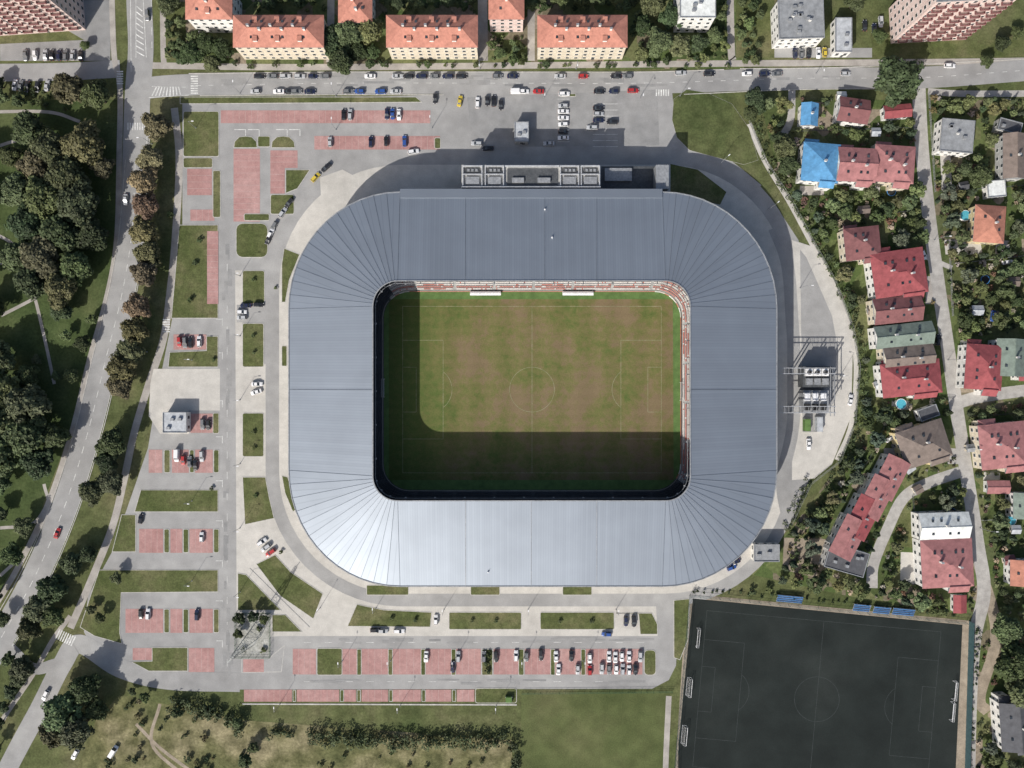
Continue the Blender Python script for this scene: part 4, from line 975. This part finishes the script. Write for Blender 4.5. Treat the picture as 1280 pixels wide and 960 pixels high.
for f in ([(1175,240),(1280,232)],[(1185,300),(1190,395)],[(1160,118),(1168,240)],[(1280,320),(1192,330)],[(1210,520),(1280,516)],[(1090,270),(1150,262)],[(1100,495),(1190,498)],[(1222,590),(1280,586)],[(1226,650),(1280,648)],[(1140,620),(1150,750)],[(1064,600),(1085,575),(1110,520)],[(985,165),(1145,160)]):
    fence('garden_fence',f,1.4,m_dgrey if random.random()<.4 else m_wire)
# ------------------------------------------------------------ vehicles
def carmesh(name,L_=4.4,Wd=1.8,Ht=1.46,c0=-1.75,c1=1.05,r0=-1.35,r1=.2,van=False):
    b=B(); hl=L_/2; hw=Wd/2
    st=[(-hl,hw*.80,.45,.70),(-hl+.12,hw*.93,.28,.88),(-hl+.6,hw,.2,.95),(c1-.2,hw,.2,.96),(hl-.7,hw*.97,.2,.86),(hl-.2,hw*.88,.25,.74),(hl,hw*.72,.38,.60)]
    if van: st=[(-hl,hw*.80,.45,.70),(-hl+.12,hw*.93,.28,.88),(-hl+.6,hw,.2,.95),(c1-.2,hw,.2,.96),(hl-.5,hw*.97,.2,.92),(hl-.15,hw*.9,.25,.8),(hl,hw*.78,.38,.62)]
    secs=[]
    for x,w,zb,zt in st: secs.append([(x,-w*.96,zb),(x,-w,(zb+zt)/2+.08),(x,-w*.9,zt-.04),(x,-w*.5,zt+.02),(x,w*.5,zt+.02),(x,w*.9,zt-.04),(x,w,(zb+zt)/2+.08),(x,w*.96,zb)])
    for s0,s1 in zip(secs[:-1],secs[1:]):
        for k in range(8): b.quad(s0[k],s0[(k+1)%8],s1[(k+1)%8],s1[k],0)
    i=len(b.v); b.v+=secs[0]; b.f.append(tuple(range(i+7,i-1,-1))); b.m.append(0)
    i=len(b.v); b.v+=secs[-1]; b.f.append(tuple(range(i,i+8))); b.m.append(0)
    bw=hw*.88; rw=hw*.68
    if van: rw=hw*.82
    base=[(c0,-bw,.93),(c1,-bw,.95),(c1,bw,.95),(c0,bw,.93)]; top=[(r0,-rw,Ht-.04),(r1,-rw,Ht),(r1,rw,Ht),(r0,rw,Ht-.04)]
    for k in range(4):
        j=(k+1)%4; b.quad(base[k],base[j],top[j],top[k],0 if (van and k!=1) else 1)
    b.quad(*[(x,y,z) for x,y,z in top],0)
    b.box((r0+r1)/2,0,Ht-.03,(r1-r0)*.98,rw*1.7,.05,0)
    for s_ in (-1,1):
        for (p,q) in ((base[0],top[0]),(base[1],top[1])): b.beam((p[0],s_*abs(p[1]),p[2]),(q[0],s_*abs(q[1]),q[2]),.09,.07,0)
        xm=(c0+c1)/2; b.beam((xm,s_*bw,.94),((r0+r1)/2,s_*rw,Ht-.02),.08,.05,0)
        b.box(c1-.35,s_*(hw+.08),.9,.16,.2,.14,0)
        for x in (-hl+.82,hl-.85):
            b.tube((x,s_*(hw-.2),.33),(x,s_*(hw+.01),.33),.33,.33,14,2); b.tube((x,s_*hw,.33),(x,s_*(hw+.03),.33),.19,.19,10,3)
        b.box(hl-.1,s_*hw*.62,.58,.12,.32,.14,3); b.box(-hl+.05,s_*hw*.68,.68,.1,.3,.14,4)
    b.box(hl-.02,0,.32,.08,Wd*.5,.16,2)
    return b.mesh(name,[m_cpaint,m_glass,m_black,m_white,m_sred])
CARS=[carmesh('car_hatch',4.1,1.78,1.48,-1.95,.95,-1.6,.15),carmesh('car_sedan',4.6,1.82,1.44,-1.6,1.05,-1.0,.25),carmesh('car_estate',4.6,1.82,1.5,-2.15,1.05,-1.85,.2)]
VAN=carmesh('van',5.2,2.0,2.1,-2.5,1.75,-2.4,1.1,True)
CC={'w':(.72,.72,.72),'s':(.42,.43,.44),'g':(.16,.165,.17),'b':(.02,.02,.023),'r':(.38,.03,.03),'u':(.03,.08,.28),'y':(.55,.42,.05),'n':(.015,.02,.05),'t':(.25,.2,.14)}
def car(x,y,ang=0,c='g',van=False,z=.07):
    me=VAN if van else random.choice(CARS)
    o=bpy.data.objects.new('parked_van' if van else 'parked_car',me); COL.objects.link(o); p=W(x,y); o.location=(p.x,p.y,z); o.rotation_euler=(0,0,math.radians(ang+random.uniform(-2,2)+(180 if random.random()<.5 else 0))); o.color=(*CC[c],1)
for i,x in enumerate((325,341,357,375,392,406,463,497,511,527,543,560,577,622,641,700,729,770,784)): car(x,96,0,'bgssngwsbngnbgnsrbg'[i])
for i,x in enumerate((886,933,955,970,1056)): car(x,93,2,'bwngs'[i])
for i,x in enumerate((320,349,361,371,388,436,450,476,495)): car(x,115,0,'swbgnguus'[i])
for x,y,a,c in ((430,144,90,'b'),(438,144,90,'s'),(484,143,90,'n'),(491,143,90,'u'),(499,144,90,'w'),(544,124,90,'b'),(413,178,90,'s'),(464,178,90,'n'),(483,177,90,'b'),(506,177,90,'u'),(517,190,10,'w'),(575,127,80,'y'),
  (597,129,90,'w'),(609,127,90,'b'),(617,127,90,'b'),(626,132,90,'b'),(704,133,0,'s'),(704,140,0,'w'),(704,148,0,'w'),(704,156,0,'w'),(704,165,0,'b'),(704,173,0,'w'),(748,136,0,'b'),(748,143,0,'s'),(748,151,0,'n'),(765,153,0,'b'),(740,160,0,'s'),
  (673,115,0,'r'),(655,115,0,'w'),(705,118,0,'w'),(749,115,0,'b'),(767,115,0,'n'),(791,114,0,'r'),(686,180,0,'s'),(610,186,0,'b'),
  (408,210,40,'b'),(395,222,45,'y'),(362,254,50,'b'),(354,266,55,'s'),(343,283,60,'g'),(336,300,65,'b'),(339,292,62,'w'),
  (308,382,0,'n'),(303,390,0,'w'),(303,397,0,'s'),(324,381,0,'b'),(225,427,90,'r'),(232,428,90,'g'),(239,428,90,'b'),(250,427,90,'w'),
  (322,480,0,'w'),(321,490,20,'w'),(328,677,35,'w'),(333,684,35,'s'),(339,690,35,'r'),(254,530,90,'g'),(261,531,90,'b'),(230,575,90,'r'),(238,577,90,'g'),(245,581,90,'b'),(253,570,90,'s'),
  (177,648,80,'b'),(253,671,90,'w'),(177,767,90,'b'),(186,767,90,'w'),(247,768,90,'n'),(73,666,70,'r'),(58,868,60,'w'),
  (545,774,90,'w'),(782,776,90,'n'),(792,776,90,'b'),(758,792,0,'u'),(470,787,0,'b'),(479,788,0,'s'),(499,788,0,'w'),(914,709,20,'u'),(918,702,20,'n'),
  (1153,319,-70,'w'),(1172,425,80,'b'),(1258,328,5,'w'),(1186,83,0,'w'),(1080,33,90,'b'),(1092,37,90,'n'),(1100,28,90,'s'),(1010,67,90,'b'),(1001,68,90,'g'),(993,67,90,'n'),(1030,66,90,'y'),(1022,67,90,'w'),(1010,555,90,'w'),(1062,500,80,'w'),
  (1196,680,80,'w'),(1112,548,30,'w'),(1120,555,30,'g'),(95,942,60,'w'),(185,20,90,'g'),(158,250,88,'s'),(176,330,80,'n'),(850,92,0,'s'),(1240,395,80,'u')): car(x,y,a,c)
for i,(x,y) in enumerate(((533,820),(573,820),(566,833),(620,820),(605,820),(645,819),(658,820),(676,818),(695,820),(714,819),(722,836),(737,822),(698,836),(737,837),(752,835),(761,820),(769,821),(777,820),(786,820),(800,820),(761,836),(770,836),(778,836),(786,837),(794,836))): car(x,y,90,'wsnbgwgbwbswwrswwwwsgwswb'[i])
for i,x in enumerate((33,45,58,66,75,83,92,102)): car(x,70,90,'gwsbngsb'[i])
for i,(x,y) in enumerate(((20,107),(27,108),(35,109),(48,109),(60,108),(72,108))): car(x,y,80,'wgbbsg'[i])
car(646,115,0,'w',True); car(596,180,0,'s') ; car(222,569,90,'w',True); car(143,938,60,'w',True)
def lampmesh():
    b=B(); b.tube((0,0,0),(0,0,.8),.14,.12,8,0); b.tube((0,0,.8),(0,0,8),.1,.06,8,0); b.tube((0,0,8),(1.6,0,8.35),.05,.04,6,0); b.box(1.9,0,8.28,.9,.32,.14,1); b.box(1.9,0,8.24,.6,.22,.04,2); b.tube((0,0,0),(0,0,.1),.25,.25,8,0)
    return b.mesh('street_lamp',[m_grey,m_white,m_frame])
LM=lampmesh()
for x,y,a in [(300,345,0),(300,420,0),(300,500,0),(300,580,0),(300,660,0),(300,740,0),(400,760,60),(470,760,90),(555,762,90),(660,762,90),(770,762,90),(428,826,90),(488,826,90),(567,826,90),(652,826,90),(729,826,90),(240,626,0),(240,726,0),(240,450,0),(245,160,0),(420,162,90),(540,160,90),(680,122,-90),(800,122,-90),(300,117,90),(420,120,90),(720,86,-90),(600,86,-90),(850,120,0),(900,205,40),(150,560,180),(190,180,180),(184,440,180),(960,262,40),(1000,360,0),(1050,470,180),(1168,300,0),(1185,450,0),(1205,560,0),(1225,660,0),(350,880,90),(500,882,90),(620,882,90),(1020,92,-90),(1120,90,-90)]:
    o=bpy.data.objects.new('street_lamp',LM); COL.objects.link(o); p=W(x,y); o.location=(p.x,p.y,.1); o.rotation_euler=(0,0,math.radians(a))
# ------------------------------------------------------------ light, sky, camera
d=Vector((15.2,24.7,-21.0)); elev=math.atan2(21.0,math.hypot(15.2,24.7))
sl=bpy.data.lights.new('sun','SUN'); sl.energy=5.0; sl.angle=math.radians(.5); sl.color=(1,.96,.90)
so=bpy.data.objects.new('sun',sl); COL.objects.link(so); so.rotation_euler=d.to_track_quat('-Z','Y').to_euler(); so.location=(-150,-250,210)
w=bpy.data.worlds.new('World'); SC.world=w; w.use_nodes=True; nt=w.node_tree
sk=nt.nodes.new('ShaderNodeTexSky'); sk.sky_type='NISHITA'; sk.sun_disc=False; sk.sun_elevation=elev; sk.sun_rotation=math.atan2(-15.2,-24.7); sk.dust_density=3.0
bg=nt.nodes['Background']; bg.inputs['Strength'].default_value=.12; nt.links.new(sk.outputs[0],bg.inputs['Color'])
cam=bpy.data.cameras.new('camera'); co=bpy.data.objects.new('camera',cam); COL.objects.link(co); co.location=(0,0,H); cam.sensor_fit='HORIZONTAL'; cam.angle=2*math.atan(640/S/H); cam.clip_end=6000; cam.clip_start=1
SC.camera=co
SC.view_settings.view_transform='Standard'; SC.view_settings.look='None'; SC.view_settings.exposure=0
